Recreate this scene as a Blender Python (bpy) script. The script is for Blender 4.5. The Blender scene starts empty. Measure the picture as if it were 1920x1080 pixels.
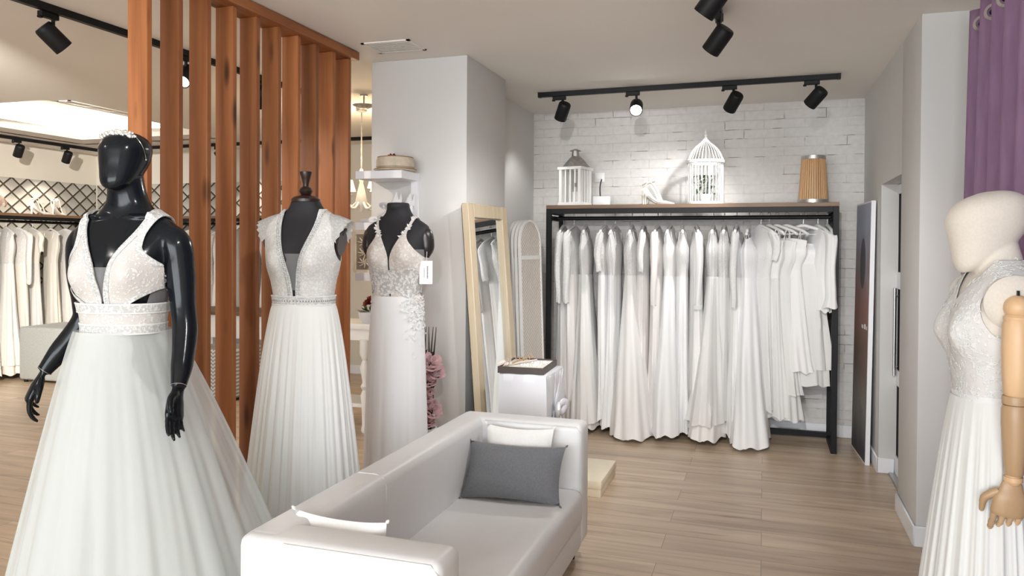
import bpy, bmesh, math, random
import numpy as np
from mathutils import Vector, Matrix, Quaternion, noise
from mathutils.bvhtree import BVHTree
PI = math.pi
S = bpy.context.scene
C = S.collection
V = Vector

# ------------------------------------------------------------------ helpers
def link(o, parent=None):
    C.objects.link(o)
    if parent is not None:
        o.parent = parent
    return o

class BM:
    """a bmesh with shape adders"""
    def __init__(s): s.b = bmesh.new()
    def box(s, c, size, bev=0, seg=2, rot=None):
        r = bmesh.ops.create_cube(s.b, size=1)
        vs = r['verts']
        bmesh.ops.scale(s.b, vec=size, verts=vs)
        if bev:
            es = list({e for v in vs for e in v.link_edges})
            r2 = bmesh.ops.bevel(s.b, geom=es, offset=bev, segments=seg, profile=.5, affect='EDGES', clamp_overlap=True)
            vs = list({v for v in r2['verts']} | {v for v in vs if v.is_valid})
        M = Matrix.Translation(c)
        if rot is not None: M = M @ rot.to_4x4()
        bmesh.ops.transform(s.b, matrix=M, verts=vs)
        return s
    def b2(s, x0, x1, y0, y1, z0, z1, bev=0, seg=2):
        return s.box(((x0+x1)/2, (y0+y1)/2, (z0+z1)/2), (abs(x1-x0), abs(y1-y0), abs(z1-z0)), bev, seg)
    def rings(s, rings, cap0=True, cap1=True, closed=True):
        b = s.b; rows = [[b.verts.new(p) for p in r] for r in rings]
        n = len(rows[0])
        for a, c in zip(rows, rows[1:]):
            for i in range(n if closed else n-1):
                j = (i+1) % n
                b.faces.new((a[i], a[j], c[j], c[i]))
        if cap0: b.faces.new(rows[0][::-1])
        if cap1: b.faces.new(rows[-1])
        return rows
    def tube(s, pts, r, n=10, cap=True, flat=None, res=0):
        pts = [V(p) for p in pts]
        rr = [r]*len(pts) if not isinstance(r, (list, tuple)) else list(r)
        if res: pts, rr = resample(pts, rr, res)
        N = None; rings = []
        for i, p in enumerate(pts):
            t = (pts[min(i+1, len(pts)-1)] - pts[max(i-1, 0)]).normalized()
            if N is None:
                N = t.cross(V((0, 0, 1))) if abs(t.z) < .95 else t.cross(V((0, 1, 0)))
                if flat: N = V(flat[0]) - t*t.dot(V(flat[0]))
            N = (N - t*N.dot(t)).normalized(); Bv = t.cross(N)
            k = flat[1] if flat else 1
            rings.append([p + N*(rr[i]*math.cos(a)) + Bv*(rr[i]*k*math.sin(a)) for a in [2*PI*j/n for j in range(n)]])
        s.rings(rings, cap, cap)
        return s
    def lathe(s, prof, c=(0, 0, 0), n=24, axis=None, cap=True):
        c = V(c); M = Matrix.Identity(3)
        if axis is not None: M = V((0, 0, 1)).rotation_difference(V(axis)).to_matrix()
        s.rings([[c + M @ V((r*math.cos(2*PI*j/n), r*math.sin(2*PI*j/n), z)) for j in range(n)] for r, z in prof], cap, cap)
        return s
    def grid(s, pts):
        rows = [[s.b.verts.new(p) for p in r] for r in pts]
        for a, c in zip(rows, rows[1:]):
            for i in range(len(a)-1): s.b.faces.new((a[i], a[i+1], c[i+1], c[i]))
        return rows
    def ball(s, c, r, seg=14, sc=(1, 1, 1)):
        v = bmesh.ops.create_uvsphere(s.b, u_segments=seg, v_segments=max(6, seg//2+1), radius=r)['verts']
        bmesh.ops.transform(s.b, matrix=Matrix.Translation(c) @ Matrix.Diagonal((*sc, 1)), verts=v)
        return s
    def quad(s, *p): s.b.faces.new([s.b.verts.new(q) for q in p]); return s
    def solid(s, t):
        g = s.b.faces[:]
        r = bmesh.ops.solidify(s.b, geom=g, thickness=t); return s
    def out(s, name, mat, parent=None, smooth=True, angle=38, fix=True):
        b = s.b
        if fix: bmesh.ops.recalc_face_normals(b, faces=b.faces[:])
        if smooth:
            la = math.radians(angle)
            for f in b.faces: f.smooth = True
            for e in b.edges:
                if len(e.link_faces) == 2: e.smooth = e.calc_face_angle(0) < la
        me = bpy.data.meshes.new(name); b.to_mesh(me); b.free()
        for m in (mat if isinstance(mat, (list, tuple)) else [mat]): me.materials.append(m)
        return link(bpy.data.objects.new(name, me), parent)

def resample(pts, rr, n):
    P, R = [], []
    m = len(pts)
    for i in range(m-1):
        p0, p1, p2, p3 = pts[max(i-1, 0)], pts[i], pts[i+1], pts[min(i+2, m-1)]
        for k in range(n):
            t = k/n
            P.append(.5*((2*p1)+(p2-p0)*t+(2*p0-5*p1+4*p2-p3)*t*t+(3*p1-p0-3*p2+p3)*t**3))
            u = t*t*(3-2*t); R.append(rr[i]*(1-u)+rr[i+1]*u)
    return P+[pts[-1]], R+[rr[-1]]

def tag(o, label, cat, group=None):
    o['label'] = label; o['category'] = cat
    if group: o['group'] = group
    return o
def thing(name, label, cat, loc=(0, 0, 0), rz=0, group=None):
    o = bpy.data.objects.new(name, None); C.objects.link(o)
    o.location = loc; o.rotation_euler = (0, 0, rz); o.empty_display_size = .1
    return tag(o, label, cat, group)
def struct(o): o['kind'] = 'structure'; return o
def copy_thing(root, loc, rz, label, group=None):
    r = root.copy(); C.objects.link(r); r.location = loc; r.rotation_euler = (0, 0, rz); r['label'] = label
    if group: r['group'] = group
    for ch in list(root.children):
        c = ch.copy(); C.objects.link(c); c.parent = r
        for g in list(ch.children):
            d = g.copy(); C.objects.link(d); d.parent = c
    return r

# ------------------------------------------------------------------ materials
def new_mat(name):
    m = bpy.data.materials.new(name); m.use_nodes = True
    nt = m.node_tree; bs = nt.nodes['Principled BSDF']
    return m, nt, bs
def N(nt, t, **kw):
    n = nt.nodes.new(t)
    for k, v in kw.items():
        if k in n.inputs: n.inputs[k].default_value = v
        else: setattr(n, k, v)
    return n
def L(nt, a, b): nt.links.new(a, b)
def ramp(nt, fac, stops):
    r = nt.nodes.new('ShaderNodeValToRGB'); e = r.color_ramp.elements
    while len(e) < len(stops): e.new(.5)
    for q, (p, c) in zip(e, stops): q.position = p; q.color = (*c, 1) if len(c) == 3 else c
    L(nt, fac, r.inputs[0]); return r.outputs[0]
def coord(nt, scale=(1, 1, 1), kind='Object', rot=(0, 0, 0)):
    t = nt.nodes.new('ShaderNodeTexCoord'); m = nt.nodes.new('ShaderNodeMapping')
    m.inputs['Scale'].default_value = scale; m.inputs['Rotation'].default_value = rot
    L(nt, t.outputs[kind], m.inputs[0]); return m.outputs[0]
def math_(nt, op, a, b=None, c=None, clamp=False):
    n = nt.nodes.new('ShaderNodeMath'); n.operation = op; n.use_clamp = clamp
    for i, v in enumerate((a, b, c)):
        if v is None: continue
        if isinstance(v, (int, float)): n.inputs[i].default_value = v
        else: L(nt, v, n.inputs[i])
    return n.outputs[0]
def mixc(nt, fac, a, b):
    n = nt.nodes.new('ShaderNodeMix'); n.data_type = 'RGBA'
    for i, v in ((0, fac), (6, a), (7, b)):
        if isinstance(v, (int, float)): n.inputs[i].default_value = v
        elif isinstance(v, tuple): n.inputs[i].default_value = (*v, 1)
        else: L(nt, v, n.inputs[i])
    return n.outputs[2]
def bump(nt, bs, h, strength=.3, dist=.01):
    b = nt.nodes.new('ShaderNodeBump'); b.inputs['Strength'].default_value = strength; b.inputs['Distance'].default_value = dist
    L(nt, h, b.inputs['Height']); L(nt, b.outputs[0], bs.inputs['Normal'])
def plain(name, col, rough=.6, metal=0, var=.06, vs=14, bmp=0, spec=.5, coat=0):
    m, nt, bs = new_mat(name)
    bs.inputs['Roughness'].default_value = rough; bs.inputs['Metallic'].default_value = metal
    bs.inputs['Specular IOR Level'].default_value = spec
    if coat: bs.inputs['Coat Weight'].default_value = coat; bs.inputs['Coat Roughness'].default_value = .12
    no = N(nt, 'ShaderNodeTexNoise', Scale=vs, Detail=5); L(nt, coord(nt), no.inputs['Vector'])
    d = tuple(max(0, c*(1-var)) for c in col); u = tuple(min(1, c*(1+var)) for c in col)
    L(nt, ramp(nt, no.outputs[0], [(.3, d), (.7, u)]), bs.inputs['Base Color'])
    if bmp: bump(nt, bs, no.outputs[0], bmp, .004)
    return m
def emit(name, col, st):
    m = bpy.data.materials.new(name); m.use_nodes = True; nt = m.node_tree; nt.nodes.clear()
    e = N(nt, 'ShaderNodeEmission', Strength=st); e.inputs[0].default_value = (*col, 1)
    o = nt.nodes.new('ShaderNodeOutputMaterial'); L(nt, e.outputs[0], o.inputs[0]); return m

def wood(name, dark, mid, light, axis='Z', rough=.5, knots=True, sc=1.0):
    m, nt, bs = new_mat(name)
    oi = nt.nodes.new('ShaderNodeObjectInfo')
    s = {'X': (1.2, 14, 14), 'Y': (14, 1.2, 14), 'Z': (14, 14, .7)}[axis]
    s = tuple(q*sc for q in s)
    co = coord(nt, s)
    add = nt.nodes.new('ShaderNodeVectorMath'); add.operation = 'ADD'
    sclr = nt.nodes.new('ShaderNodeVectorMath'); sclr.operation = 'SCALE'
    cx = nt.nodes.new('ShaderNodeCombineXYZ')
    for i in range(3): L(nt, oi.outputs['Random'], cx.inputs[i])
    L(nt, cx.outputs[0], sclr.inputs[0]); sclr.inputs['Scale'].default_value = 53
    L(nt, co, add.inputs[0]); L(nt, sclr.outputs[0], add.inputs[1])
    n1 = N(nt, 'ShaderNodeTexNoise', Scale=1.3, Detail=6, Distortion=.6); L(nt, add.outputs[0], n1.inputs['Vector'])
    col = ramp(nt, n1.outputs[0], [(.28, dark), (.5, mid), (.74, light)])
    # plank to plank tone
    tone = math_(nt, 'MULTIPLY_ADD', oi.outputs['Random'], .5, .72)
    hsv = nt.nodes.new('ShaderNodeHueSaturation'); L(nt, col, hsv.inputs['Color']); L(nt, tone, hsv.inputs['Value'])
    col = hsv.outputs[0]
    if knots:
        k = {'X': (2, 9, 9), 'Y': (9, 2, 9), 'Z': (9, 9, 2.2)}[axis]
        vo = N(nt, 'ShaderNodeTexVoronoi', Scale=1.0)
        a2 = nt.nodes.new('ShaderNodeVectorMath'); a2.operation = 'ADD'
        L(nt, coord(nt, k), a2.inputs[0]); L(nt, sclr.outputs[0], a2.inputs[1]); L(nt, a2.outputs[0], vo.inputs['Vector'])
        kf = ramp(nt, vo.outputs['Distance'], [(.07, (1, 1, 1)), (.2, (0, 0, 0))])
        col = mixc(nt, kf, col, tuple(c*.32 for c in dark))
    L(nt, col, bs.inputs['Base Color']); bs.inputs['Roughness'].default_value = rough
    bump(nt, bs, n1.outputs[0], .08, .003)
    return m

def fabric(name, col, trans=.25, rough=.75, weave=0, sheer=0, wc=.12):
    """cloth: diffuse with a little light let through; sheer lets what is behind show"""
    m, nt, bs = new_mat(name)
    bs.inputs['Base Color'].default_value = (*col, 1); bs.inputs['Roughness'].default_value = rough
    bs.inputs['Sheen Weight'].default_value = .15; bs.inputs['Specular IOR Level'].default_value = .25
    if weave:
        no = N(nt, 'ShaderNodeTexNoise', Scale=weave, Detail=4); L(nt, coord(nt), no.inputs['Vector'])
        L(nt, ramp(nt, no.outputs[0], [(.3, tuple(c*(1-wc) for c in col)), (.7, tuple(min(1, c*(1+wc)) for c in col))]), bs.inputs['Base Color'])
        bump(nt, bs, no.outputs[0], .08, .001)
    out = nt.nodes['Material Output']; sh = bs.outputs[0]
    if trans:
        tr = nt.nodes.new('ShaderNodeBsdfTranslucent'); tr.inputs[0].default_value = (*col, 1)
        mx = nt.nodes.new('ShaderNodeMixShader'); mx.inputs[0].default_value = trans
        L(nt, sh, mx.inputs[1]); L(nt, tr.outputs[0], mx.inputs[2]); sh = mx.outputs[0]
    if sheer:
        tp = nt.nodes.new('ShaderNodeBsdfTransparent'); mx = nt.nodes.new('ShaderNodeMixShader'); mx.inputs[0].default_value = sheer
        L(nt, sh, mx.inputs[1]); L(nt, tp.outputs[0], mx.inputs[2]); sh = mx.outputs[0]
    L(nt, sh, out.inputs[0]); return m

def lace(name, thread, ground, scale=70, sheer=.0, fl=1.0, thr=.42):
    """embroidered lace: pale thread motifs over a darker net; sheer is how open the net is"""
    m, nt, bs = new_mat(name)
    co = coord(nt)
    v1 = N(nt, 'ShaderNodeTexVoronoi', Scale=scale); v1.feature = 'F1'
    no = N(nt, 'ShaderNodeTexNoise', Scale=scale*.6, Detail=3, Distortion=1.5*fl); L(nt, co, no.inputs['Vector'])
    ds = nt.nodes.new('ShaderNodeVectorMath'); ds.operation = 'MULTIPLY_ADD'
    L(nt, no.outputs['Color'], ds.inputs[0]); ds.inputs[1].default_value = (.02*fl,)*3; L(nt, co, ds.inputs[2])
    L(nt, ds.outputs[0], v1.inputs['Vector'])
    w = N(nt, 'ShaderNodeTexNoise', Scale=scale*.35, Detail=2, Distortion=2.5*fl); L(nt, co, w.inputs['Vector'])
    h = math_(nt, 'ADD', math_(nt, 'MULTIPLY', v1.outputs['Distance'], .55), math_(nt, 'MULTIPLY', w.outputs[0], .55))
    f = ramp(nt, h, [(thr, (1, 1, 1)), (thr+.12, (0, 0, 0))])
    L(nt, mixc(nt, f, ground, thread), bs.inputs['Base Color'])
    bs.inputs['Roughness'].default_value = .7; bs.inputs['Specular IOR Level'].default_value = .25
    bump(nt, bs, f, .5, .003)
    out = nt.nodes['Material Output']; sh = bs.outputs[0]
    tr = nt.nodes.new('ShaderNodeBsdfTranslucent'); tr.inputs[0].default_value = (*thread, 1)
    mx = nt.nodes.new('ShaderNodeMixShader'); mx.inputs[0].default_value = .2
    L(nt, sh, mx.inputs[1]); L(nt, tr.outputs[0], mx.inputs[2]); sh = mx.outputs[0]
    if sheer:
        tp = nt.nodes.new('ShaderNodeBsdfTransparent'); mx = nt.nodes.new('ShaderNodeMixShader')
        L(nt, math_(nt, 'MULTIPLY', math_(nt, 'SUBTRACT', 1, f), sheer), mx.inputs[0])
        L(nt, sh, mx.inputs[1]); L(nt, tp.outputs[0], mx.inputs[2]); sh = mx.outputs[0]
    L(nt, sh, out.inputs[0]); return m

M = {}
M['wall'] = plain('white_plaster', (.64, .63, .615), .85, var=.015, vs=3)
M['wall_warm'] = plain('cream_plaster', (.68, .64, .57), .85, var=.015, vs=3)
M['ceil'] = plain('ceiling_paint', (.85, .82, .775), .9, var=.01, vs=2)
M['trim'] = plain('white_gloss_trim', (.84, .85, .88), .4, var=.01)
M['black'] = plain('black_powder_coat', (.009, .009, .010), .5, var=.1, spec=.22)
M['black_glass'] = plain('black_matt_panel', (.008, .008, .009), .7, var=.05, spec=.08)
M['steel'] = plain('brushed_steel', (.55, .55, .55), .42, 1, var=.05, vs=60)
M['chrome'] = plain('polished_metal', (.8, .8, .8), .15, 1, var=.02)
M['mann_black'] = plain('glossy_black_mannequin', (.006, .008, .011), .17, var=.05, spec=.24)
M['form_black'] = plain('black_jersey_form', (.012, .012, .016), .7, var=.15, vs=90, bmp=.05)
M['form_gloss'] = plain('black_gloss_stump', (.018, .014, .014), .3, var=.1)
M['finial'] = plain('dark_turned_wood', (.025, .012, .010), .3, var=.2)
M['linen'] = fabric('cream_linen_skin', (.72, .67, .60), 0, .85, weave=140, wc=.04)
M['armwood'] = wood('pale_beech', (.52, .33, .18), (.62, .415, .24), (.69, .48, .30), 'Z', .42, False, .6)
M['cedar'] = wood('red_cedar_slat', (.205, .064, .019), (.30, .106, .034), (.385, .148, .053), 'Z', .55)
M['oakdark'] = wood('brown_shelf_board', (.12, .07, .04), (.19, .11, .06), (.26, .16, .09), 'X', .5, False)
M['pine'] = wood('pale_pine', (.70, .56, .38), (.78, .65, .46), (.83, .71, .53), 'Z', .5, False)
M['leather'] = plain('white_leatherette', (.77, .77, .775), .42, var=.012, vs=25, bmp=.03)
M['pil_white'] = fabric('white_cushion_linen', (.87, .865, .85), .0, .8, weave=120, wc=.025)
M['pil_grey'] = fabric('grey_cushion_weave', (.17, .175, .19), .0, .9, weave=160)
M['satin'] = plain('white_satin', (.70, .70, .74), .35, var=.01)
M['cream'] = plain('cream_card', (.86, .77, .60), .6, var=.02)
M['tulle'] = fabric('white_tulle', (.80, .825, .815), .25, .8, sheer=.52)
M['tulle_in'] = fabric('white_lining', (.74, .76, .75), .08, .8)
M['chiffon'] = fabric('white_chiffon', (.81, .82, .81), .10, .7)
M['crepe'] = fabric('white_crepe', (.84, .84, .85), .1, .6)
M['sheer_grey'] = fabric('grey_net', (.33, .33, .34), .2, .8, sheer=.35)
M['lace1'] = lace('white_dotted_lace', (.90, .90, .89), (.72, .69, .665), 95)
M['lace_band'] = lace('white_guipure_band', (.88, .89, .88), (.62, .63, .63), 120, thr=.50)
M['lace2'] = lace('white_crochet_lace', (.92, .92, .91), (.765, .76, .745), 110, thr=.47)
M['lace3'] = lace('white_leaf_lace', (.92, .91, .90), (.77, .70, .65), 60, fl=1.6, thr=.46)
M['lace3b'] = lace('open_leaf_lace', (.90, .89, .88), (.56, .55, .535), 60, fl=1.6, thr=.48)
M['lace4'] = lace('white_petal_lace', (.93, .93, .93), (.84, .83, .82), 55, fl=1.5)
M['net'] = lace('ivory_lace_net', (.94, .93, .925), (.91, .89, .875), 60, sheer=.08)
M['lace_r'] = lace('white_rack_lace', (.94, .94, .935), (.89, .875, .865), 60, fl=1.5)
M['ivory'] = fabric('ivory_satin', (.91, .895, .88), .08, .5)
M['ivory2'] = fabric('warm_ivory_chiffon', (.90, .865, .845), .08, .6)
M['white_f'] = fabric('pure_white_crepe', (.92, .92, .92), .08, .6)
M['veil'] = fabric('ivory_veil', (.93, .92, .905), .12, .7, sheer=.14)
M['cream_f'] = fabric('cream_room_fabric', (.88, .845, .78), .1, .6)
M['hanger'] = plain('white_velvet_hanger', (.86, .85, .84), .6, var=.02)
M['plastic'] = plain('white_plastic', (.84, .84, .84), .35, var=.01)
M['white_paint'] = plain('white_painted_wood', (.84, .83, .81), .5, var=.03)
M['zinc'] = plain('weathered_zinc', (.38, .36, .34), .45, .6, var=.2, vs=40)
M['bamboo'] = wood('bamboo_rod', (.42, .22, .09), (.55, .31, .14), (.66, .42, .21), 'Z', .45, False)
M['leaf'] = plain('dark_green_leaf', (.05, .10, .045), .5, var=.3)
M['pink'] = plain('dusty_pink_petal', (.52, .33, .35), .6, var=.25, vs=30)
M['twig'] = plain('dark_twig', (.035, .030, .026), .7, var=.3)
M['feather'] = plain('pale_dried_grass', (.76, .66, .60), .9, var=.1)
M['shoe'] = plain('ivory_satin_shoe', (.84, .81, .75), .35, var=.03)
M['shoe_w'] = plain('white_satin_shoe', (.86, .87, .90), .35, var=.03)
M['paper'] = plain('white_card_tag', (.86, .86, .86), .6, var=.01)
M['ink'] = plain('grey_print', (.10, .10, .11), .7, var=.05)
M['tray'] = plain('dark_brown_tray', (.055, .038, .032), .45, var=.15)
M['velvet_tray'] = plain('cream_tray_lining', (.80, .77, .70), .8, var=.03)
M['greyup'] = fabric('grey_upholstery', (.42, .44, .43), 0, .9, weave=80)
M['rhine'] = plain('rhinestone_band', (.75, .73, .70), .2, .6, var=.35, vs=350, bmp=.6)
M['straw'] = plain('rough_cream_ceramic', (.62, .53, .42), .8, var=.12, vs=30, bmp=.2)
M['red'] = plain('dark_red_petal', (.22, .03, .025), .6, var=.3)
M['wire'] = plain('gold_brown_edge', (.3, .17, .08), .6)
M['shade_lit'] = emit('lit_lamp_shade', (1, .80, .52), 2.2)
M['lamp_on'] = emit('lamp_lens_lit', (1, .97, .92), 25)
M['lens'] = emit('lamp_lens_lit_warm', (1, .93, .82), 12)
M['cove'] = emit('cove_led_strip', (1, .94, .82), 26)
# special surfaces
def floor_mat():
    m, nt, bs = new_mat('oak_laminate')
    br = N(nt, 'ShaderNodeTexBrick'); br.offset = .37; br.offset_frequency = 2
    for k, v in {'Scale': 1, 'Mortar Size': .0016, 'Mortar Smooth': .2, 'Bias': 0, 'Brick Width': 1.28, 'Row Height': .193}.items(): br.inputs[k].default_value = v
    br.inputs['Color1'].default_value = (.30, .30, .30, 1); br.inputs['Color2'].default_value = (.62, .62, .62, 1); br.inputs['Mortar'].default_value = (.0, .0, .0, 1)
    L(nt, coord(nt), br.inputs['Vector'])
    g = N(nt, 'ShaderNodeTexNoise', Scale=1, Detail=7, Distortion=.8)
    # every plank gets its own grain: shift by the plank tone
    a = nt.nodes.new('ShaderNodeVectorMath'); a.operation = 'MULTIPLY_ADD'
    L(nt, br.outputs['Color'], a.inputs[0]); a.inputs[1].default_value = (37, 11, 0); L(nt, coord(nt, (1.1, 13, 1)), a.inputs[2])
    L(nt, a.outputs[0], g.inputs['Vector'])
    col = ramp(nt, g.outputs[0], [(.30, (.41, .30, .205)), (.47, (.56, .425, .30)), (.68, (.66, .52, .38))])
    k = N(nt, 'ShaderNodeTexNoise', Scale=1, Detail=3); L(nt, coord(nt, (2.2, 17, 1)), k.inputs['Vector'])
    kf = ramp(nt, k.outputs[0], [(.64, (0, 0, 0)), (.74, (1, 1, 1))])
    col = mixc(nt, math_(nt, 'MULTIPLY', kf, .5), col, (.24, .165, .11))
    tone = math_(nt, 'MULTIPLY_ADD', br.outputs['Color'], .45, .80)
    hs = nt.nodes.new('ShaderNodeHueSaturation'); L(nt, col, hs.inputs['Color']); L(nt, tone, hs.inputs['Value'])
    L(nt, mixc(nt, math_(nt, 'MULTIPLY', br.outputs['Fac'], .55), hs.outputs[0], (.12, .08, .05)), bs.inputs['Base Color'])
    bs.inputs['Roughness'].default_value = .33; bs.inputs['Specular IOR Level'].default_value = .4
    bump(nt, bs, g.outputs[0], .04, .002)
    return m
M['floor'] = floor_mat()
def brick_mat():
    m, nt, bs = new_mat('white_painted_brick')
    t = nt.nodes.new('ShaderNodeTexCoord'); sp = nt.nodes.new('ShaderNodeSeparateXYZ'); cb = nt.nodes.new('ShaderNodeCombineXYZ')
    L(nt, t.outputs['Object'], sp.inputs[0]); L(nt, sp.outputs[0], cb.inputs[0]); L(nt, sp.outputs[2], cb.inputs[1])
    nz = N(nt, 'ShaderNodeTexNoise', Scale=3, Detail=3); L(nt, cb.outputs[0], nz.inputs['Vector'])
    ad = nt.nodes.new('ShaderNodeVectorMath'); ad.operation = 'MULTIPLY_ADD'
    L(nt, nz.outputs['Color'], ad.inputs[0]); ad.inputs[1].default_value = (.018, .018, 0); L(nt, cb.outputs[0], ad.inputs[2])
    br = N(nt, 'ShaderNodeTexBrick'); br.offset = .5
    for k, v in {'Scale': 1, 'Mortar Size': .006, 'Mortar Smooth': .8, 'Brick Width': .31, 'Row Height': .075}.items(): br.inputs[k].default_value = v
    L(nt, ad.outputs[0], br.inputs['Vector'])
    msk = N(nt, 'ShaderNodeTexNoise', Scale=2.6, Detail=4); L(nt, cb.outputs[0], msk.inputs['Vector'])
    soft = ramp(nt, msk.outputs[0], [(.38, (.15,)*3), (.62, (1, 1, 1))])
    mort = math_(nt, 'MULTIPLY', br.outputs['Fac'], soft)
    ck = N(nt, 'ShaderNodeTexNoise', Scale=5.5, Detail=5); L(nt, ad.outputs[0], ck.inputs['Vector'])
    crack = math_(nt, 'MULTIPLY', math_(nt, 'GREATER_THAN', br.outputs['Fac'], .8), ramp(nt, ck.outputs[0], [(.57, (0, 0, 0)), (.63, (1, 1, 1))]))
    fine = N(nt, 'ShaderNodeTexNoise', Scale=26, Detail=6); L(nt, cb.outputs[0], fine.inputs['Vector'])
    base = ramp(nt, fine.outputs[0], [(.3, (.64, .62, .60)), (.7, (.71, .69, .67))])
    col = mixc(nt, math_(nt, 'MULTIPLY', mort, .30), base, (.45, .42, .40))
    L(nt, mixc(nt, math_(nt, 'MULTIPLY', crack, .7), col, (.10, .09, .085)), bs.inputs['Base Color'])
    bs.inputs['Roughness'].default_value = .85
    hgt = math_(nt, 'SUBTRACT', math_(nt, 'MULTIPLY', fine.outputs[0], .3), mort)
    bump(nt, bs, hgt, .4, .008)
    return m
M['brick'] = brick_mat()
def lattice_mat(ax):
    """grey quilted paper crossed by a brown diamond trellis"""
    m, nt, bs = new_mat('trellis_wallpaper_'+ax.lower())
    t = nt.nodes.new('ShaderNodeTexCoord'); sp = nt.nodes.new('ShaderNodeSeparateXYZ'); L(nt, t.outputs['Object'], sp.inputs[0])
    a = math_(nt, 'DIVIDE', sp.outputs[0 if ax == 'X' else 1], .21); b = math_(nt, 'DIVIDE', sp.outputs[2], .175)
    u = math_(nt, 'FRACT', math_(nt, 'ADD', math_(nt, 'ADD', a, b), 100)); v = math_(nt, 'FRACT', math_(nt, 'ADD', math_(nt, 'SUBTRACT', a, b), 100))
    ln = math_(nt, 'MAXIMUM', math_(nt, 'LESS_THAN', u, .15), math_(nt, 'LESS_THAN', v, .15))
    tone = ramp(nt, math_(nt, 'MULTIPLY', math_(nt, 'ADD', u, math_(nt, 'SUBTRACT', 1, v)), .5), [(.15, (.52, .50, .46)), (.9, (.30, .29, .27))])
    L(nt, mixc(nt, ln, tone, (.045, .033, .018)), bs.inputs['Base Color']); bs.inputs['Roughness'].default_value = .7
    return m
M['latX'] = lattice_mat('X'); M['latY'] = lattice_mat('Y')
def velvet():
    m, nt, bs = new_mat('lilac_velvet')
    no = N(nt, 'ShaderNodeTexNoise', Scale=6, Detail=6); L(nt, coord(nt, (6, 6, 1)), no.inputs['Vector'])
    L(nt, ramp(nt, no.outputs[0], [(.3, (.47, .29, .47)), (.7, (.55, .36, .55))]), bs.inputs['Base Color'])
    bs.inputs['Roughness'].default_value = .8; bs.inputs['Sheen Weight'].default_value = .6; bs.inputs['Sheen Roughness'].default_value = .4
    bs.inputs['Sheen Tint'].default_value = (.9, .7, .9, 1)
    return m
M['velvet'] = velvet()
def wicker():
    m, nt, bs = new_mat('cream_wicker_weave')
    t = nt.nodes.new('ShaderNodeTexCoord'); sp = nt.nodes.new('ShaderNodeSeparateXYZ'); L(nt, t.outputs['Object'], sp.inputs[0])
    a = math_(nt, 'SINE', math_(nt, 'MULTIPLY', sp.outputs[1], 210)); b = math_(nt, 'SINE', math_(nt, 'MULTIPLY', sp.outputs[2], 210))
    h = math_(nt, 'MULTIPLY', a, b)
    L(nt, ramp(nt, math_(nt, 'MULTIPLY_ADD', h, .5, .5), [(.15, (.52, .46, .41)), (.6, (.74, .69, .64)), (.9, (.82, .78, .74))]), bs.inputs['Base Color'])
    bs.inputs['Roughness'].default_value = .7; bump(nt, bs, h, .5, .006); return m
M['wicker'] = wicker()
def mirror_mat():
    m, nt, bs = new_mat('mirror_silver')
    no = N(nt, 'ShaderNodeTexNoise', Scale=2); L(nt, coord(nt), no.inputs['Vector'])
    L(nt, ramp(nt, no.outputs[0], [(0, (.84, .87, .87)), (1, (.86, .89, .89))]), bs.inputs['Base Color'])
    bs.inputs['Metallic'].default_value = 1; bs.inputs['Roughness'].default_value = .015; return m
M['mirror'] = mirror_mat()
def glass_mat():
    m = bpy.data.materials.new('clear_glass'); m.use_nodes = True; nt = m.node_tree; nt.nodes.clear()
    o = nt.nodes.new('ShaderNodeOutputMaterial'); t = nt.nodes.new('ShaderNodeBsdfTransparent'); g = nt.nodes.new('ShaderNodeBsdfGlossy')
    g.inputs['Roughness'].default_value = .03; x = nt.nodes.new('ShaderNodeMixShader'); x.inputs[0].default_value = .07
    L(nt, t.outputs[0], x.inputs[1]); L(nt, g.outputs[0], x.inputs[2]); L(nt, x.outputs[0], o.inputs[0]); return m
M['glass'] = glass_mat()
def photo_mat():
    """a dark, blurred studio picture: slate blue above, brown figure-like patch in the middle, pale strip low down"""
    m, nt, bs = new_mat('poster_print')
    t = nt.nodes.new('ShaderNodeTexCoord'); sp = nt.nodes.new('ShaderNodeSeparateXYZ'); L(nt, t.outputs['Object'], sp.inputs[0])
    n1 = N(nt, 'ShaderNodeTexNoise', Scale=3.5, Detail=4, Distortion=.7); L(nt, t.outputs['Object'], n1.inputs['Vector'])
    z = math_(nt, 'DIVIDE', sp.outputs[2], 1.83)
    zz = math_(nt, 'MULTIPLY_ADD', math_(nt, 'SUBTRACT', n1.outputs[0], .5), .28, z)
    c = ramp(nt, zz, [(.02, (.05, .05, .06)), (.2, (.22, .20, .18)), (.40, (.17, .11, .09)), (.60, (.32, .17, .14)), (.76, (.30, .27, .30)), (.92, (.36, .39, .48))])
    y = math_(nt, 'SUBTRACT', sp.outputs[1], -.02)
    arch = math_(nt, 'LESS_THAN', math_(nt, 'ADD', math_(nt, 'POWER', math_(nt, 'DIVIDE', y, .10), 2), math_(nt, 'POWER', math_(nt, 'DIVIDE', math_(nt, 'SUBTRACT', z, .76), .10), 2)), 1)
    c = mixc(nt, math_(nt, 'MULTIPLY', arch, .7), c, (.03, .03, .04))
    L(nt, c, bs.inputs['Base Color']); bs.inputs['Roughness'].default_value = .6; return m
M['poster'] = photo_mat()
def zigzag():
    m, nt, bs = new_mat('zigzag_upholstery')
    t = nt.nodes.new('ShaderNodeTexCoord'); sp = nt.nodes.new('ShaderNodeSeparateXYZ'); L(nt, t.outputs['Object'], sp.inputs[0])
    tri = math_(nt, 'PINGPONG', math_(nt, 'ADD', sp.outputs[0], 10), .02)
    f = math_(nt, 'FRACT', math_(nt, 'MULTIPLY', math_(nt, 'ADD', sp.outputs[2], tri), 28))
    L(nt, ramp(nt, f, [(.45, (.25, .25, .25)), (.55, (.62, .60, .56))]), bs.inputs['Base Color']); return m
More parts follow.
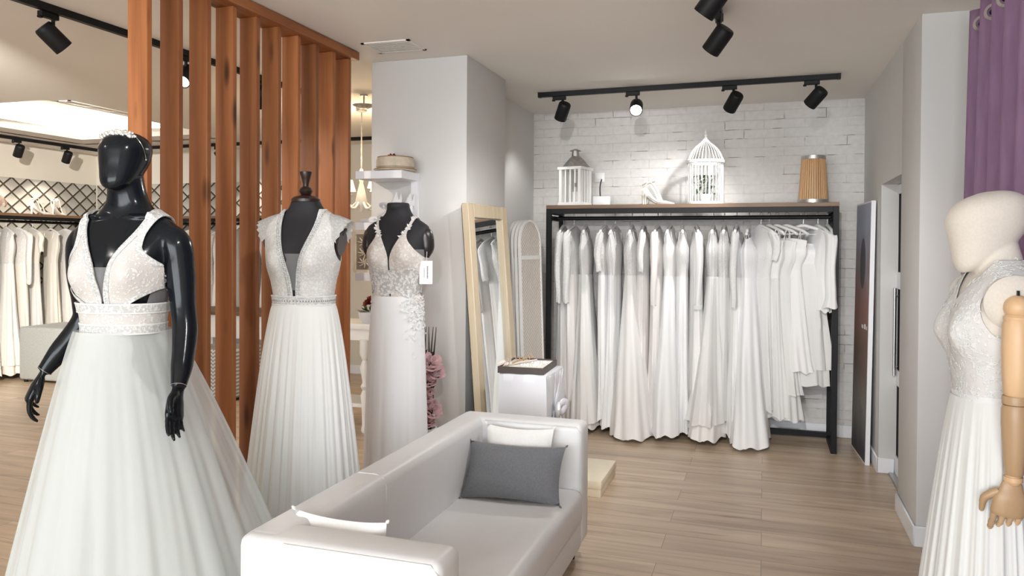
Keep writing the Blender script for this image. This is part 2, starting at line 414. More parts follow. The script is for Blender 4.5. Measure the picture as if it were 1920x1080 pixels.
M['zigzag'] = zigzag()

# ------------------------------------------------------------------ camera
def make_camera():
    f, yaw, pit, rol, cy = 1440.673, math.radians(18.166), math.radians(.685), math.radians(.347), 478.929
    cd = bpy.data.cameras.new('camera'); cd.sensor_width = 36; cd.lens = f/1920*36; cd.shift_y = (cy-540)/1920; cd.clip_start = .05
    right = V((math.cos(yaw), math.sin(yaw), 0)); fw = V((-math.sin(yaw), math.cos(yaw), 0)); up = V((0, 0, 1))
    d = fw*math.cos(pit) - up*math.sin(pit); u = fw*math.sin(pit) + up*math.cos(pit)
    r2 = right*math.cos(rol) + u*math.sin(rol); u2 = u*math.cos(rol) - right*math.sin(rol)
    o = bpy.data.objects.new('camera', cd); C.objects.link(o)
    Mx = Matrix((r2, u2, -d)).transposed().to_4x4(); Mx.translation = (0, 0, 1.5)
    o.matrix_world = Mx; S.camera = o
make_camera()

# ------------------------------------------------------------------ the room
H = 2.675
XL, XR, YB, YF = -8.4, 2.3, 7.95, -4.0
def wallbox(name, x0, x1, y0, y1, z0, z1, mat, bev=0):
    return struct(BM().b2(x0, x1, y0, y1, z0, z1, bev).out(name, mat))
wallbox('floor', XL-.2, XR+.2, YF-.2, YB+.2, -.1, 0, M['floor'])
# ceiling with the raised, indirectly lit recess on the left
RX0, RX1, RY0, RY1, RZ = -7.35, -5.6, 4.8, 6.75, 2.98
b = BM()
for x0, x1, y0, y1 in ((XL-.2, RX0, YF-.2, YB+.2), (RX1, XR+.2, YF-.2, YB+.2), (RX0, RX1, YF-.2, RY0), (RX0, RX1, RY1, YB+.2)):
    b.b2(x0, x1, y0, y1, H, H+.09)
b.b2(RX0-.3, RX1+.1, RY0-.1, RY1+.3, RZ, RZ+.05)
b.b2(RX0-.35, RX0-.3, RY0-.1, RY1+.3, H, RZ+.05); b.b2(RX1, RX1+.05, RY0-.1, RY1+.3, H+.05, RZ)
b.b2(RX0-.3, RX1+.1, RY0-.15, RY0-.0, H+.09, RZ); b.b2(RX0-.3, RX1+.1, RY1+.3, RY1+.35, H, RZ+.05)
struct(b.out('ceiling', M['ceil'], smooth=False))
t = thing('cove_light', 'warm LED strip glowing in the ceiling recess above the far dress rails', 'light strip', (0, 0, 0))
BM().b2(RX0-.24, RX0-.22, RY0+.05, RY1+.2, H+.10, H+.12).b2(RX0-.2, RX1-.1, RY1+.2, RY1+.22, H+.10, H+.12).out('led_strip', M['cove'], t)
BM().b2(RX0-.25, RX0-.21, RY0+.05, RY1+.2, H+.09, H+.10).b2(RX0-.2, RX1-.1, RY1+.19, RY1+.23, H+.09, H+.10).out('channel', M['steel'], t)
# back brick wall, recess wall, column
wallbox('wall_back', -1.96, 1.6, 6.58, 6.78, 0, H, M['brick'])
wallbox('wall_recess', -2.10, -1.96, 5.155, 6.78, 0, H, M['wall'])
b = BM().b2(-2.404, -1.747, 4.416, 5.155, 0, H, .004)
struct(b.out('wall_column', M['wall']))
wallbox('wall_alcove', -2.404, -2.10, 5.155, 7.95, 0, H, M['wall_warm'])
# right: projecting pier, recessed sliding door, wall behind the poster
wallbox('wall_right', .739, 1.25, 4.30, 4.855, 0, H, M['wall'], .004)
b = BM().b2(.739, 1.25, 5.635, 6.58, 0, H).b2(.739, 1.25, 4.855, 5.635, 1.925, H).b2(1.2, 1.25, 4.855, 5.635, 0, 1.925)
struct(b.out('wall_doorway', M['wall'], smooth=False))
wallbox('wall_fitting_room', 1.25, XR, 4.30, 4.40, 0, H, M['wall'])
wallbox('wall_side', XR, XR+.15, YF-.2, 4.4, 0, H, M['wall'])
# far left room
wallbox('wall_left', XL-.15, XL, YF-.2, YB+.15, 0, H, M['wall_warm'])
wallbox('wall_far', XL, -2.10, YB, YB+.15, 0, H, M['wall_warm'])
o = struct(BM().b2(XL, XL+.012, 3.2, YB-.02, .9, 2.27).out('trim_1', M['latY'], smooth=False)); o['label'] = 'grey wallpaper panel with a brown diamond trellis on the far left wall'
o = struct(BM().b2(XL+.03, -4.75, YB-.012, YB, .9, 2.27).out('trim_2', M['latX'], smooth=False)); o['label'] = 'grey wallpaper panel with a brown diamond trellis seen between the cedar slats'
# street front behind the camera with an assumed shop window added for front light
b = BM().b2(XL, -4.6, YF-.15, YF, 0, H).b2(1.6, XR, YF-.15, YF, 0, H).b2(-4.6, 1.6, YF-.15, YF, 0, .25).b2(-4.6, 1.6, YF-.15, YF, 2.5, H)
struct(b.out('wall_front', M['wall'], smooth=False))
w = BM()
for x in (-4.57, -2.55, -.52, 1.57): w.b2(x-.03, x+.03, YF-.10, YF-.03, .25, 2.5)
w.b2(-4.6, 1.6, YF-.10, YF-.03, .25, .31).b2(-4.6, 1.6, YF-.10, YF-.03, 2.44, 2.5)
wf = struct(w.out('assumed_window_1', M['black'], smooth=False))
BM().b2(-4.58, 1.58, YF-.07, YF-.06, .3, 2.46).out('glass_pane', M['glass'], wf)
# skirting boards
def base(name, *boxes):
    b = BM()
    for x0, x1, y0, y1 in boxes: b.b2(x0, x1, y0, y1, 0, .105, .006, 1)
    struct(b.out(name, M['trim']))
base('baseboard_back', (-1.945, .739, 6.565, 6.58))
base('baseboard_recess', (-1.96, -1.945, 5.155, 6.58))
base('baseboard_column', (-2.404, -1.735, 4.404, 4.416), (-1.747, -1.735, 4.416, 5.155))
base('baseboard_right', (.725, .739, 4.286, 4.855), (.725, 1.25, 4.286, 4.30), (.725, .739, 5.622, 6.565), (.725, .835, 5.622, 5.635))
base('baseboard_left', (XL, XL+.015, YF, YB))
base('baseboard_far', (XL+.015, -2.404, YB-.015, YB))
# sliding black glass door with white rails and a long steel handle, set into the pier opening
dr = struct(BM().b2(.838, .87, 4.855, 5.635, .012, .13).b2(.838, .87, 4.855, 5.635, .60, .70).b2(.838, .87, 4.855, 5.635, 1.235, 1.345).b2(.838, .87, 4.855, 5.635, 1.86, 1.92).out('door_1', M['trim'], smooth=False))
for z0, z1 in ((.13, .60), (.70, 1.235), (1.345, 1.86)):
    BM().b2(.845, .868, 4.855, 5.635, z0, z1).out('glass_panel', M['black_glass'], dr, smooth=False)
hb = BM().tube([(.822, 5.605, .66), (.822, 5.605, 1.24)], .010, 12)
for z in (.72, 1.19): hb.tube([(.822, 5.605, z), (.842, 5.605, z)], .006, 8)
hb.out('handle', M['steel'], dr)
BM().b2(.80, .86, 4.855, 5.635, .001, .012).out('floor_track', M['steel'], dr, smooth=False)
# ceiling grilles
def grille(name, label, x0, x1, y0, y1, nsl):
    t = thing(name, label, 'vent', ((x0+x1)/2, (y0+y1)/2, H))
    w, d = (x1-x0)/2, (y1-y0)/2
    BM().b2(-w, w, -d, -d+.02, -.006, 0).b2(-w, w, d-.02, d, -.006, 0).b2(-w, -w+.02, -d, d, -.006, 0).b2(w-.02, w, -d, d, -.006, 0).out('frame', M['ceil'], t, smooth=False)
    for i in range(nsl):
        y = -d+.025+(2*d-.05)*i/(nsl-1); BM().box((0, y, -.004), (2*w-.04, .010, .0015), rot=Matrix.Rotation(.5, 3, 'X')).out('vane', M['ceil'], t, smooth=False)
grille('ceiling_vent', 'white air grille in the ceiling above the cedar slat screen end', -2.24, -1.93, 3.98, 4.22, 9)
grille('ceiling_vent', 'narrow pale grille in the ceiling beside the lit recess corner', -5.55, -5.42, 4.86, 5.66, 4)
# ------------------------------------------------------------------ cedar slat screen
t = thing('slat_screen', 'floor-to-ceiling screen of upright cedar slats behind the black mannequin', 'room divider', (-2.43, 2.5, 0))
for k in range(10):
    y = .0 + .1765*k
    BM().b2(-.05, .05, y, y+.03, 0, 2.622, .003, 1).out('slat', M['cedar'], t)
BM().b2(-.06, .082, -.2, 1.66, 2.622, 2.672, .003, 1).out('top_beam', wood('red_cedar_beam', (.215, .068, .021), (.31, .112, .036), (.40, .155, .056), 'Y', .55), t)

# ------------------------------------------------------------------ white sofa
SX0, SX1, SY0, SY1, SH = -1.445, -.80, 1.85, 3.66, .665
sf = thing('sofa', 'long white leatherette sofa with square arms in the middle of the shop', 'sofa', (-1.12, 2.755, 0))
def sb(name, x0, x1, y0, y1, z0, z1, bev=.035, seam=None):
    o = BM().b2(x0+1.12, x1+1.12, y0-2.755, y1-2.755, z0, z1, bev, 4).out(name, M['leather'], sf, angle=60); return o
sb('base', SX0+.01, SX1, SY0+.15, SY1-.15, .09, .26, .02)
st = sb('seat', SX0+.12, SX1+.008, SY0+.145, SY1-.145, .20, .365, .04)
bk = sb('backrest', SX0, SX0+.15, SY0+.01, SY1-.01, .09, SH, .04)
a1 = sb('armrest', SX0+.005, SX1, SY0, SY0+.155, .09, SH-.002, .032)
a2 = sb('armrest', SX0+.005, SX1, SY1-.155, SY1, .09, SH-.002, .032)
# stitched seams, running over the back and along the arm edges
sm = plain('pale_stitching', (.68, .68, .68), .6)
def seam(pts, par): BM().tube([(x+1.12, y-2.755, z) for x, y, z in pts], .0022, 6).out('seam', sm, par)
ym = 2.50
seam([(SX0-.001, ym, .2), (SX0-.001, ym, SH-.04), (SX0+.012, ym, SH-.011), (SX0+.04, ym, SH+.001), (SX0+.11, ym, SH+.001), (SX0+.139, ym, SH-.011), (SX0+.151, ym, SH-.04), (SX0+.151, ym, .36)], bk)
seam([(SX0+.16, SY0+.006, SH-.012), (SX1-.03, SY0+.006, SH-.012), (SX1-.006, SY0+.006, SH-.04), (SX1-.006, SY0+.006, .1)], a1)
seam([(SX0+.16, SY1-.149, SH-.012), (SX1-.03, SY1-.149, SH-.012), (SX1-.006, SY1-.149, SH-.04), (SX1-.006, SY1-.149, .1)], a2)
for x in (SX0+.06, SX1-.07):
    for y in (SY0+.07, SY1-.07):
        BM().lathe([(.018, 0), (.026, .092)], (x+1.12, y-2.755, 0), 12).out('leg', M['black'], sf)

def cushion(name, label, loc, rot, w, h, t, mat, group=None):
    b = BM(); n = 18; P_ = {}
    for s in (1, -1):
        rows = []
        for i in range(n+1):
            r = []
            for j in range(n+1):
                x, y = 2*i/n-1, 2*j/n-1
                e = max(0, (1-x*x))**.42*max(0, (1-y*y))**.42
                px = x*(1-.07*(1-y*y)); py = y*(1-.09*(1-x*x))
                wr = noise.noise(V((x*2.3, y*2.3, s*3+w*9)))*.012*e
                key = (i, j, 0 if (i in (0, n) or j in (0, n)) else s)
                if key not in P_: P_[key] = b.b.verts.new((px*w/2, py*h/2, s*(t/2*e)+wr))
                r.append(P_[key])
            rows.append(r)
        for a, c in zip(rows, rows[1:]):
            for k in range(n): b.b.faces.new((a[k], a[k+1], c[k+1], c[k]) if s > 0 else (a[k], c[k], c[k+1], a[k+1]))
    root = thing(name, label, 'cushion', loc, 0, group)
    root.rotation_mode = 'QUATERNION'; root.rotation_quaternion = rot.to_quaternion()
    o = b.out('cover', mat, root)
    for sx, sy in ((1, 1), (1, -1), (-1, 1), (-1, -1)):
        BM().lathe([(.001, 0), (.006, .006), (.003, .016)], (sx*w/2*.985, sy*h/2*.985, 0), 6, axis=(sx, sy, 0)).out('corner_tuft', mat, root)
    return root
def basis(xd, yd):
    x = V(xd).normalized(); y = V(yd); y = (y-x*y.dot(x)).normalized(); return Matrix((x, y, x.cross(y))).transposed()
cushion('cushion', 'slate grey rectangular cushion leaning in the far corner of the white sofa', (-1.065, 3.285, .482), basis((1, .06, .0), (.0, .62, 1)), .455, .262, .12, M['pil_grey'])
cushion('cushion', 'white linen cushion standing behind the grey cushion on the sofa', (-1.085, 3.415, .500), basis((1, .02, .0), (.02, .20, 1)), .33, .31, .09, M['pil_white'], 'white cushions on the sofa')
cushion('cushion', 'white cushion propped inside the near sofa arm, only its top edge and corners showing', (-1.215, 2.065, .528), basis((1, -.02, -.01), (.0, -.16, 1)), .32, .31, .11, M['pil_white'], 'white cushions on the sofa')

# ------------------------------------------------------------------ cream box on the floor
t = thing('flat_box', 'low cream card box lying on the oak floor beyond the sofa arm', 'box', (-1.045, 4.745, 0))
BM().b2(-.128, .132, -.237, .237, .0, .085, .003).out('box_body', M['cream'], t)
BM().b2(-.132, .136, -.241, .241, .05, .10, .004).out('lid', M['cream'], t)

# ------------------------------------------------------------------ satin covered stool with bow and tray
st = thing('covered_stool', 'square stool under a white satin cover tied with a bow, beside the mirror', 'stool', (-1.335, 4.48, 0))
b = BM(); n = 24
rg = []
for z, g in ((.0, .012), (.25, .006), (.5, .003), (.70, .0), (.745, -.002), (.752, -.012)):
    ring = []
    for i in range(n*4):
        s, u = divmod(i, n); u = u/n*2-1
        x, y = {0: (u, -1), 1: (1, u), 2: (-u, 1), 3: (-1, -u)}[s]
        k = g*(1+.35*math.sin(i*.55+z*3))+.003*math.sin(i*.21+z*9)
        dent = 0
        if s == 1: dent = -.035*math.exp(-((u-.1)/.35)**2)*math.exp(-((z-.45)/.12)**2)
        ring.append((x*(.146+k)+dent, y*(.20+k), z))
    rg.append(ring)
b.rings(rg, False, True); b.out('cover', M['satin'], st, angle=50)
b = BM()
for k in (0, 1, 3, 5, 6):   # gathers pulled towards the knot
    y0 = -.19+.06*k
    b.tube([(.148, y0, .735), (.140, y0*.6+.02*.4, .62), (.132, .03, .52)], [.003, .006, .004], 6, res=4)
    b.tube([(.132, .03, .50), (.142, y0*.5, .34), (.152, y0, .10)], [.004, .007, .004], 6, res=4)
b.out('gathers', M['satin'], st)
b = BM(); b.ball((.150, .03, .51), .015, 12, (1, 1, .9))
for s in (-1, 1):
    b.tube([(.152, .03, .51), (.168, .03+s*.045, .545), (.178, .03+s*.085, .530), (.168, .03+s*.05, .49), (.152, .03, .505)], [.006, .014, .018, .014, .006], 10, flat=((1, 0, 0), 1.7), res=5)
    b.tube([(.152, .03, .50), (.165, .03+s*.03, .42), (.162, .03+s*.05, .34)], [.005, .012, .018], 8, flat=((1, 0, 0), 2.2), res=5)
b.out('bow', M['satin'], st)
tr = thing('jewellery_tray', 'shallow dark brown tray of jewellery lying on the covered stool', 'tray', (-1.35, 4.475, .7525))
tr.rotation_euler = (0, 0, .06)
BM().b2(-.15, .13, -.19, .19, 0, .008).b2(-.15, .13, -.19, -.18, .008, .038).b2(-.15, .13, .18, .19, .008, .038).b2(-.15, -.14, -.18, .18, .008, .038).b2(.12, .13, -.18, .18, .008, .038).out('tray_body', M['tray'], tr, smooth=False)
BM().b2(-.14, .12, -.18, .18, .008, .030).out('lining', M['velvet_tray'], tr, smooth=False)
random.seed(4)
for k, (x, y, lab) in enumerate(((.02, -.06, 'string of white beads curled on the tray lining, nearest its front corner'), (.05, .06, 'string of white beads curled on the far half of the tray'))):
    b = BM()
    for i in range(34):
        a = i*.42; r = .022+.0010*i
        b.ball((-1.35+x+r*math.cos(a)*1.2, 4.475+y+r*math.sin(a), .7525+.0345), .0045, 6)
    tag(b.out('bead_necklace', M['shoe_w']), lab, 'necklace')
b = BM()
for i in range(26):
    a = random.uniform(-2.6, -.2); l = random.uniform(.05, .11)
    p0 = V((-1.44, 4.36, .80)); d = V((math.cos(a)*.6-.35, math.sin(a)*.5-.2, random.uniform(.0, .5)))
    b.tube([p0, p0+d*l*.6, p0+d*l+V((0, 0, -.012))], [.003, .005, .0015], 5)
b.tube([(-1.46, 4.34, .79), (-1.40, 4.45, .795), (-1.33, 4.56, .80)], .004, 6)
sp = thing('dried_spray', 'spray of pale dried grass and a brown twig on the tray front corner', 'dried flowers', (-1.44, 4.36, .785))
o = b.out('plume', M['feather'], sp); o.location = (1.44, -4.36, -.785)
b = BM()
b.tube([(-1.43, 4.38, .800), (-1.39, 4.50, .812), (-1.37, 4.60, .820)], [.004, .004, .002], 6)
for k in range(6): b.tube([(-1.41+.01*k, 4.42+.03*k, .806), (-1.44+.012*k, 4.45+.03*k, .83)], [.005, .001], 5)
o = b.out('twig', M['armwood'], sp); o.location = (1.44, -4.36, -.785)

# ------------------------------------------------------------------ leaning mirror
mr = thing('standing_mirror', 'tall mirror in a pale pine frame leaning against the column', 'mirror', (-1.575, 4.63, 0))
lean = math.atan2(.135, 1.78)
Rm = Matrix.Rotation(-lean, 3, 'Y')      # top tips towards -X
mw, mh, fw_ = .31, 1.765, .085
def mb(x0, x1, y0, y1, z0, z1, bev=.003): 
    b = BM(); b.b2(x0, x1, y0, y1, z0, z1, bev, 1); bmesh.ops.rotate(b.b, cent=(0, 0, 0), matrix=Rm, verts=b.b.verts[:]); return b
b = BM()
for a in ((-.02, .025, -mw, -mw+fw_, 0, mh), (-.02, .025, mw-fw_, mw, 0, mh), (-.02, .025, -mw+fw_, mw-fw_, 0, fw_), (-.02, .025, -mw+fw_, mw-fw_, mh-fw_, mh)):
    b.b2(*a, .003, 1)
bmesh.ops.rotate(b.b, cent=(0, 0, 0), matrix=Rm, verts=b.b.verts[:])
b.out('frame', M['pine'], mr)
mb(-.004, .0, -mw+fw_-.004, mw-fw_+.004, fw_-.004, mh-fw_+.004, 0).out('mirror_glass', M['mirror'], mr, smooth=False)
mb(-.026, -.019, -mw+.01, mw-.01, .01, mh-.01, 0).out('backing_board', M['black'], mr, smooth=False)
mr.rotation_euler = (0, 0, -.06)

# ------------------------------------------------------------------ folded wicker screen
ws = thing('wicker_screen', 'folded cream wicker dressing screen with rounded tops beside the black rack', 'folding screen', (-1.665, 5.57, 0))
ws.rotation_euler = (0, -.035, -.16)
def panel(x, wk):
    w, h, r = .18, 1.70, .18
    out_ = [(-w, 0), (-w, h-r)]+[(-w*math.cos(a), h-r+r*math.sin(a)) for a in [PI*k/14 for k in range(1, 14)]]+[(w, h-r), (w, 0)]
    inn = [(-w+.014, .05), (-w+.014, h-r)]+[(-(w-.014)*math.cos(a), h-r+(r-.014)*math.sin(a)) for a in [PI*k/14 for k in range(1, 14)]]+[(w-.014, h-r), (w-.014, .05)]
    b = BM(); R_ = []
    for xx, pl in ((x-.011, out_), (x+.011, out_), (x+.011, inn), (x-.011, inn)): R_.append([(xx, p[0], p[1]) for p in pl])
    R_.append(R_[0]); rows = [[b.b.verts.new(p) for p in r] for r in R_[:4]]; rows.append(rows[0])
    for q, s in zip(rows, rows[1:]):
        for i in range(len(q)): j = (i+1) % len(q); b.b.faces.new((q[i], q[j], s[j], s[i]))
    b.b2(x-.009, x+.009, -w+.014, w-.014, 1.40, 1.43)
    b.out('panel_frame', M['white_paint'], ws)
    b = BM(); b.b.faces.new([b.b.verts.new((x+.004, p[0], p[1])) for p in inn]); b.b.faces.new([b.b.verts.new((x-.004, p[0], p[1])) for p in inn][::-1])
    b.out('woven_panel', M['wicker'], ws, smooth=False, fix=False)
for x in (-.06, -.03, 0, .03): panel(x, 0)
for z in (.45, 1.45): BM().b2(-.02, .03, -.176, -.170, z-.03, z+.03).out('hinge', M['zinc'], ws, smooth=False)

# ------------------------------------------------------------------ garment racks
def rack(name, label, x0, x1, y0, y1, h, railz, top_mat):
    """x along the rail; posts of square black tube, board on top"""
    t = thing(name, label, 'clothes rack', ((x0+x1)/2, (y0+y1)/2, 0))
    X, Y, q = (x1-x0)/2, (y1-y0)/2, .04
    for sx in (-1, 1):
        for sy in (-1, 1):
            cx, cy = sx*(X-q/2), sy*(Y-q/2)
            BM().b2(cx-q/2, cx+q/2, cy-q/2, cy+q/2, 0, h-.03, .002, 1).out('post', M['black'], t, smooth=False)
    def bar(*a): BM().b2(*a).out('cross_bar', M['black'], t, smooth=False)
    bar(-X+q, X-q, -Y, -Y+q, h-.03-q, h-.03)
    for sx in (-1, 1):
        bar(sx*(X-q/2)-q/2, sx*(X-q/2)+q/2, -Y+q, Y-q, h-.03-q, h-.03)
        bar(sx*(X-q/2)-q/2, sx*(X-q/2)+q/2, -Y+q, Y-q, railz-.02, railz+.015)
        bar(sx*(X-q/2)-q/2, sx*(X-q/2)+q/2, -Y+q, Y-q, .0, q)
    bar(-X+q, X-q, Y-q, Y, .02, .06)
    BM().tube([(-X+q, .0, railz), (X-q, .0, railz)], .016, 12).out('hanging_rail', M['black'], t)
    BM().b2(-X, X, -Y, Y, h-.03, h, .002, 1).out('top_board', M['oakdark'], t, smooth=False)
    return t
RX_0, RX_1, RY_0, RY_1, RH = -1.69, .515, 6.035, 6.485, 1.835
rack('garment_rack', 'black steel garment rack with a brown board top against the white brick wall', RX_0, RX_1, RY_0, RY_1, RH, 1.735, M['oakdark'])

# ------------------------------------------------------------------ things on top of the rack
zt = RH+.0005
ln = thing('lantern', 'distressed white wooden lantern with a zinc roof on the rack, nearest its left end', 'lantern', (-1.50, 6.25, zt), -.25)
w = .088
b = BM()
for sx in (-1, 1):
    for sy in (-1, 1): b.b2(sx*w-.012, sx*w+.012, sy*w-.012, sy*w+.012, .03, .30)
b.b2(-w-.018, w+.018, -w-.018, w+.018, 0, .03).b2(-w-.022, w+.022, -w-.022, w+.022, .30, .322)
for s in (-1, 1):
    for k in (-.5, 0, .5):
        b.b2(k*w-.006, k*w+.006, s*w-.005, s*w+.005, .03, .30); b.b2(s*w-.005, s*w+.005, k*w-.006, k*w+.006, .03, .30)
b.out('wooden_frame', M['white_paint'], ln, smooth=False)
BM().b2(-w, w, -w-.001, -w+.001, .03, .30).b2(-w, w, w-.001, w+.001, .03, .30).b2(-w-.001, -w+.001, -w, w, .03, .30).b2(w-.001, w+.001, -w, w, .03, .30).out('glass_panes', M['glass'], ln, smooth=False)
BM().lathe([(.098*1.35, .322), (.118, .337), (.085, .375), (.058, .40), (.04, .415)], n=4).lathe([(.034, .415), (.030, .46)], n=8).lathe([(.05, .46), (.012, .475)], n=10).out('roof', M['zinc'], ln, angle=20)
BM().box((.055, -w-.012, .17), (.014, .01, .03)).out('latch', M['zinc'], ln, smooth=False)
BM().lathe([(.03, .03), (.03, .12), (.004, .124)], n=14).out('candle', M['pil_white'], ln)

rt = thing('router_box', 'small white plastic box with a cable beside the lantern', 'router', (-1.29, 6.33, zt))
BM().b2(-.07, .07, -.03, .03, 0, .085, .006, 2).out('casing', M['plastic'], rt)
BM().tube([(-.02, .032, .07), (-.03, .06, .14), (-.045, .15, .20), (-.05, .228, .245)], .005, 8, res=6).out('cable', M['black'], rt)
so = thing('wall_socket', 'white plug socket on the brick wall behind the lantern', 'socket', (-1.36, 6.5795, 2.10))
BM().b2(-.042, .042, -.012, 0, -.042, .042, .004).out('plate', M['plastic'], so)
BM().lathe([(.018, 0), (.018, .03)], (0, -.012, 0), 14, axis=(0, -1, 0)).out('plug', M['plastic'], so)

def shoe(b, ln_=.24, wd=.04, heel=.085, s=1):
    """pump: toe towards +x, heel at -x, z up"""
    pts = []
    for i in range(15):
        u = i/14; x = -ln_/2+ln_*u
        zz = heel*(1-min(1, u/.62))**1.4 if u < .62 else 0
        hw = wd*(.62+.38*math.sin(min(1, u/.72)*PI*.5)) if u < .72 else wd*math.cos((u-.72)/.28*PI*.47)**.6
        hh = (.055*(1-u/.3)+.022) if u < .3 else (.022 if u < .55 else .03*math.cos((u-.55)/.45*PI*.42)+.004)
        pts.append((x, zz, hw, hh))
    rows = []
    for x, z, hw, hh in pts:
        rows.append([(x, -hw*.8, z), (x, -hw, z+hh*.5), (x, -hw*.72, z+hh), (x, 0, z+hh*(1.02 if x > ln_*.12 else .35)), (x, hw*.72, z+hh), (x, hw, z+hh*.5), (x, hw*.8, z)])
    b.rings(rows, True, True)
    b.tube([(-ln_/2+.018, 0, heel+.01), (-ln_/2+.012, 0, heel*.5), (-ln_/2+.012, 0, 0)], [.020, .012, .009], 8)
def heel_shoe(name, label, loc, rz, mat, group, sole=None, strap=True, heel=.085, mules=False):
    t = thing(name, label, 'shoe', loc, rz, group)
    b = BM(); shoe(b, heel=heel); b.out('upper', mat, t, angle=45)
    if strap:
        BM().tube([(-.105, -.030, heel+.06), (-.06, -.040, heel+.085), (-.02, -.03, heel+.03), (.02, -.036, .03)], .006, 6, res=4).tube([(-.105, .030, heel+.06), (-.06, .040, heel+.085), (-.02, .03, heel+.03), (.02, .036, .03)], .006, 6, res=4).tube([(-.12, .0, heel+.07), (-.09, -.035, heel+.085), (-.03, 0, heel+.10), (-.09, .035, heel+.085), (-.12, 0, heel+.07)], .005, 6, res=4).out('ankle_strap', mat, t)
    return t
heel_shoe('high_heel_shoe', 'ivory ankle-strap heel on the rack in front of the birdcage shadow, nearer the board edge', (-.795, 6.15, zt), -.05, M['shoe'], 'ivory heels on the black rack', heel=.09)
heel_shoe('high_heel_shoe', 'ivory ankle-strap heel on the rack standing behind its pair', (-.83, 6.27, zt), -.05, M['shoe'], 'ivory heels on the black rack', heel=.09)

cg = thing('birdcage', 'round white wire birdcage with a domed top and leaves inside, on the rack', 'birdcage', (-.447, 6.25, zt))
R0 = .132
BM().lathe([(R0+.012, 0), (R0+.012, .018), (R0, .024)], n=36).out('base', M['white_paint'], cg)
b = BM(); NB = 30
for k in range(NB):
    a = 2*PI*k/NB; thick = .0075 if k % 6 == 0 else .0028
    b.tube([(R0*math.cos(a), R0*math.sin(a), .02), (R0*math.cos(a), R0*math.sin(a), .335)], thick, 6)
    dome = [(R0+.010, .345), (R0*.96, .38), (R0*.80, .425), (R0*.55, .462), (R0*.28, .492), (R0*.08, .525)]
    b.tube([(r*math.cos(a), r*math.sin(a), z) for r, z in dome], .0026, 5, res=3)
b.out('wire_bars', M['white_paint'], cg)
BM().lathe([(R0+.016, .328), (R0+.016, .35), (R0-.006, .35), (R0-.006, .328), (R0+.016, .328)], n=36, cap=False).out('band', M['white_paint'], cg)
BM().lathe([(.012, .515), (.016, .53), (.007, .537), (.014, .552), (.006, .562), (.010, .575), (.001, .592)], n=12).out('finial', M['white_paint'], cg)
random.seed(2)
pl = thing('potted_plant', 'dark green leafy sprig standing inside the white birdcage', 'plant', (-.447, 6.25, zt+.025))
BM().lathe([(.035, 0), (.05, .06), (.045, .06), (.03, .01)], n=14, cap=False).out('pot', M['plastic'], pl)
b = BM()
for k in range(60):
    a = random.uniform(0, 2*PI); r = random.uniform(.01, .085); z = random.uniform(.05, .21)
    p = V((r*math.cos(a), r*math.sin(a), z)); d = V((random.uniform(-1, 1), random.uniform(-1, 1), random.uniform(-.2, 1))).normalized()
    sd = d.cross(V((0, 0, 1))).normalized()*.012
    b.quad(p-d*.026, p+sd, p+d*.026, p-sd)
for k in range(7): b.tube([(0, 0, .02), (random.uniform(-.06, .06), random.uniform(-.06, .06), .18)], .002, 5)
b.out('leaves', M['leaf'], pl, smooth=False, fix=False)

lp = thing('bamboo_lamp_shade', 'tapered shade of upright bamboo rods with metal rings, nearest the right end of the rack', 'lamp shade', (.348, 6.25, zt))
b = BM()
for k in range(34):
    a = 2*PI*k/34
    b.tube([(.10*math.cos(a), .10*math.sin(a), .004), (.078*math.cos(a), .078*math.sin(a), .355)], .0072, 7)
b.out('bamboo_rods', M['bamboo'], lp)
BM().lathe([(.112, 0), (.112, .03), (.108, .03), (.108, 0), (.112, 0)], n=32, cap=False).lathe([(.089, .335), (.088, .36), (.084, .36), (.085, .335), (.089, .335)], n=32, cap=False).out('metal_rings', M['steel'], lp)
BM().lathe([(.085, .01), (.066, .34)], n=24).out('liner', M['pine'], lp)

# ------------------------------------------------------------------ framed poster leaning on the wall
po = thing('poster_board', 'tall dark photo poster on a white-edged board leaning at the doorway wall', 'poster', (.664, 6.075, 0))
po.rotation_euler = (0, .012, .06)
BM().b2(-.003, .026, -.275, .275, 0, 1.83).out('board', M['trim'], po, smooth=False)
BM().quad((-.0045, -.262, .012), (-.0045, .262, .012), (-.0045, .262, 1.818), (-.0045, -.262, 1.818)).out('print', M['poster'], po, smooth=False, fix=False)
b = BM()
for k, (y, wd) in enumerate(((-.16, .05), (-.225, .02), (-.09, .02), (-.05, .018))): b.b2(-.0060, -.0050, y-wd/2, y+wd/2, .93, .955 if k else .965)
b.out('caption', M['paper'], po, smooth=False)

# ------------------------------------------------------------------ lilac curtain
cu = thing('curtain', 'lilac velvet curtain on eyelets beside the cream mannequin', 'curtain', (.93, 3.3, 0))
b = BM(); rows = []
NU, NZ = 150, 26
for i in range(NU+1):
    u = i/NU; r = []
    for k in range(NZ+1):
        v = k/NZ; z = .02+2.575*v
        fl = (1-v)
        y = .86 - 2.5*u
        ph = u*2*PI*13.3 + .5*math.sin(u*9) + .35*math.sin(3*u+2.2*fl)
        amp = .042+.022*fl*(1+.4*math.sin(u*23))
        x = amp*math.sin(ph) - .015*fl
        yy = y + .02*math.cos(ph)*(.4+fl)
        r.append((x, yy, z+.0*u))
    rows.append(r)
b.grid(rows); b.solid(.004); b.out('cloth', M['velvet'], cu, angle=80)
def cloth_xy(u, v):
    fl = 1-v; ph = u*2*PI*13.3+.5*math.sin(u*9)+.35*math.sin(3*u+2.2*fl)
    return V(((.042+.022*fl*(1+.4*math.sin(u*23)))*math.sin(ph)-.015*fl, .86-2.5*u+.02*math.cos(ph)*(.4+fl), 0))
v_ = (2.525-.02)/2.575; prev = None
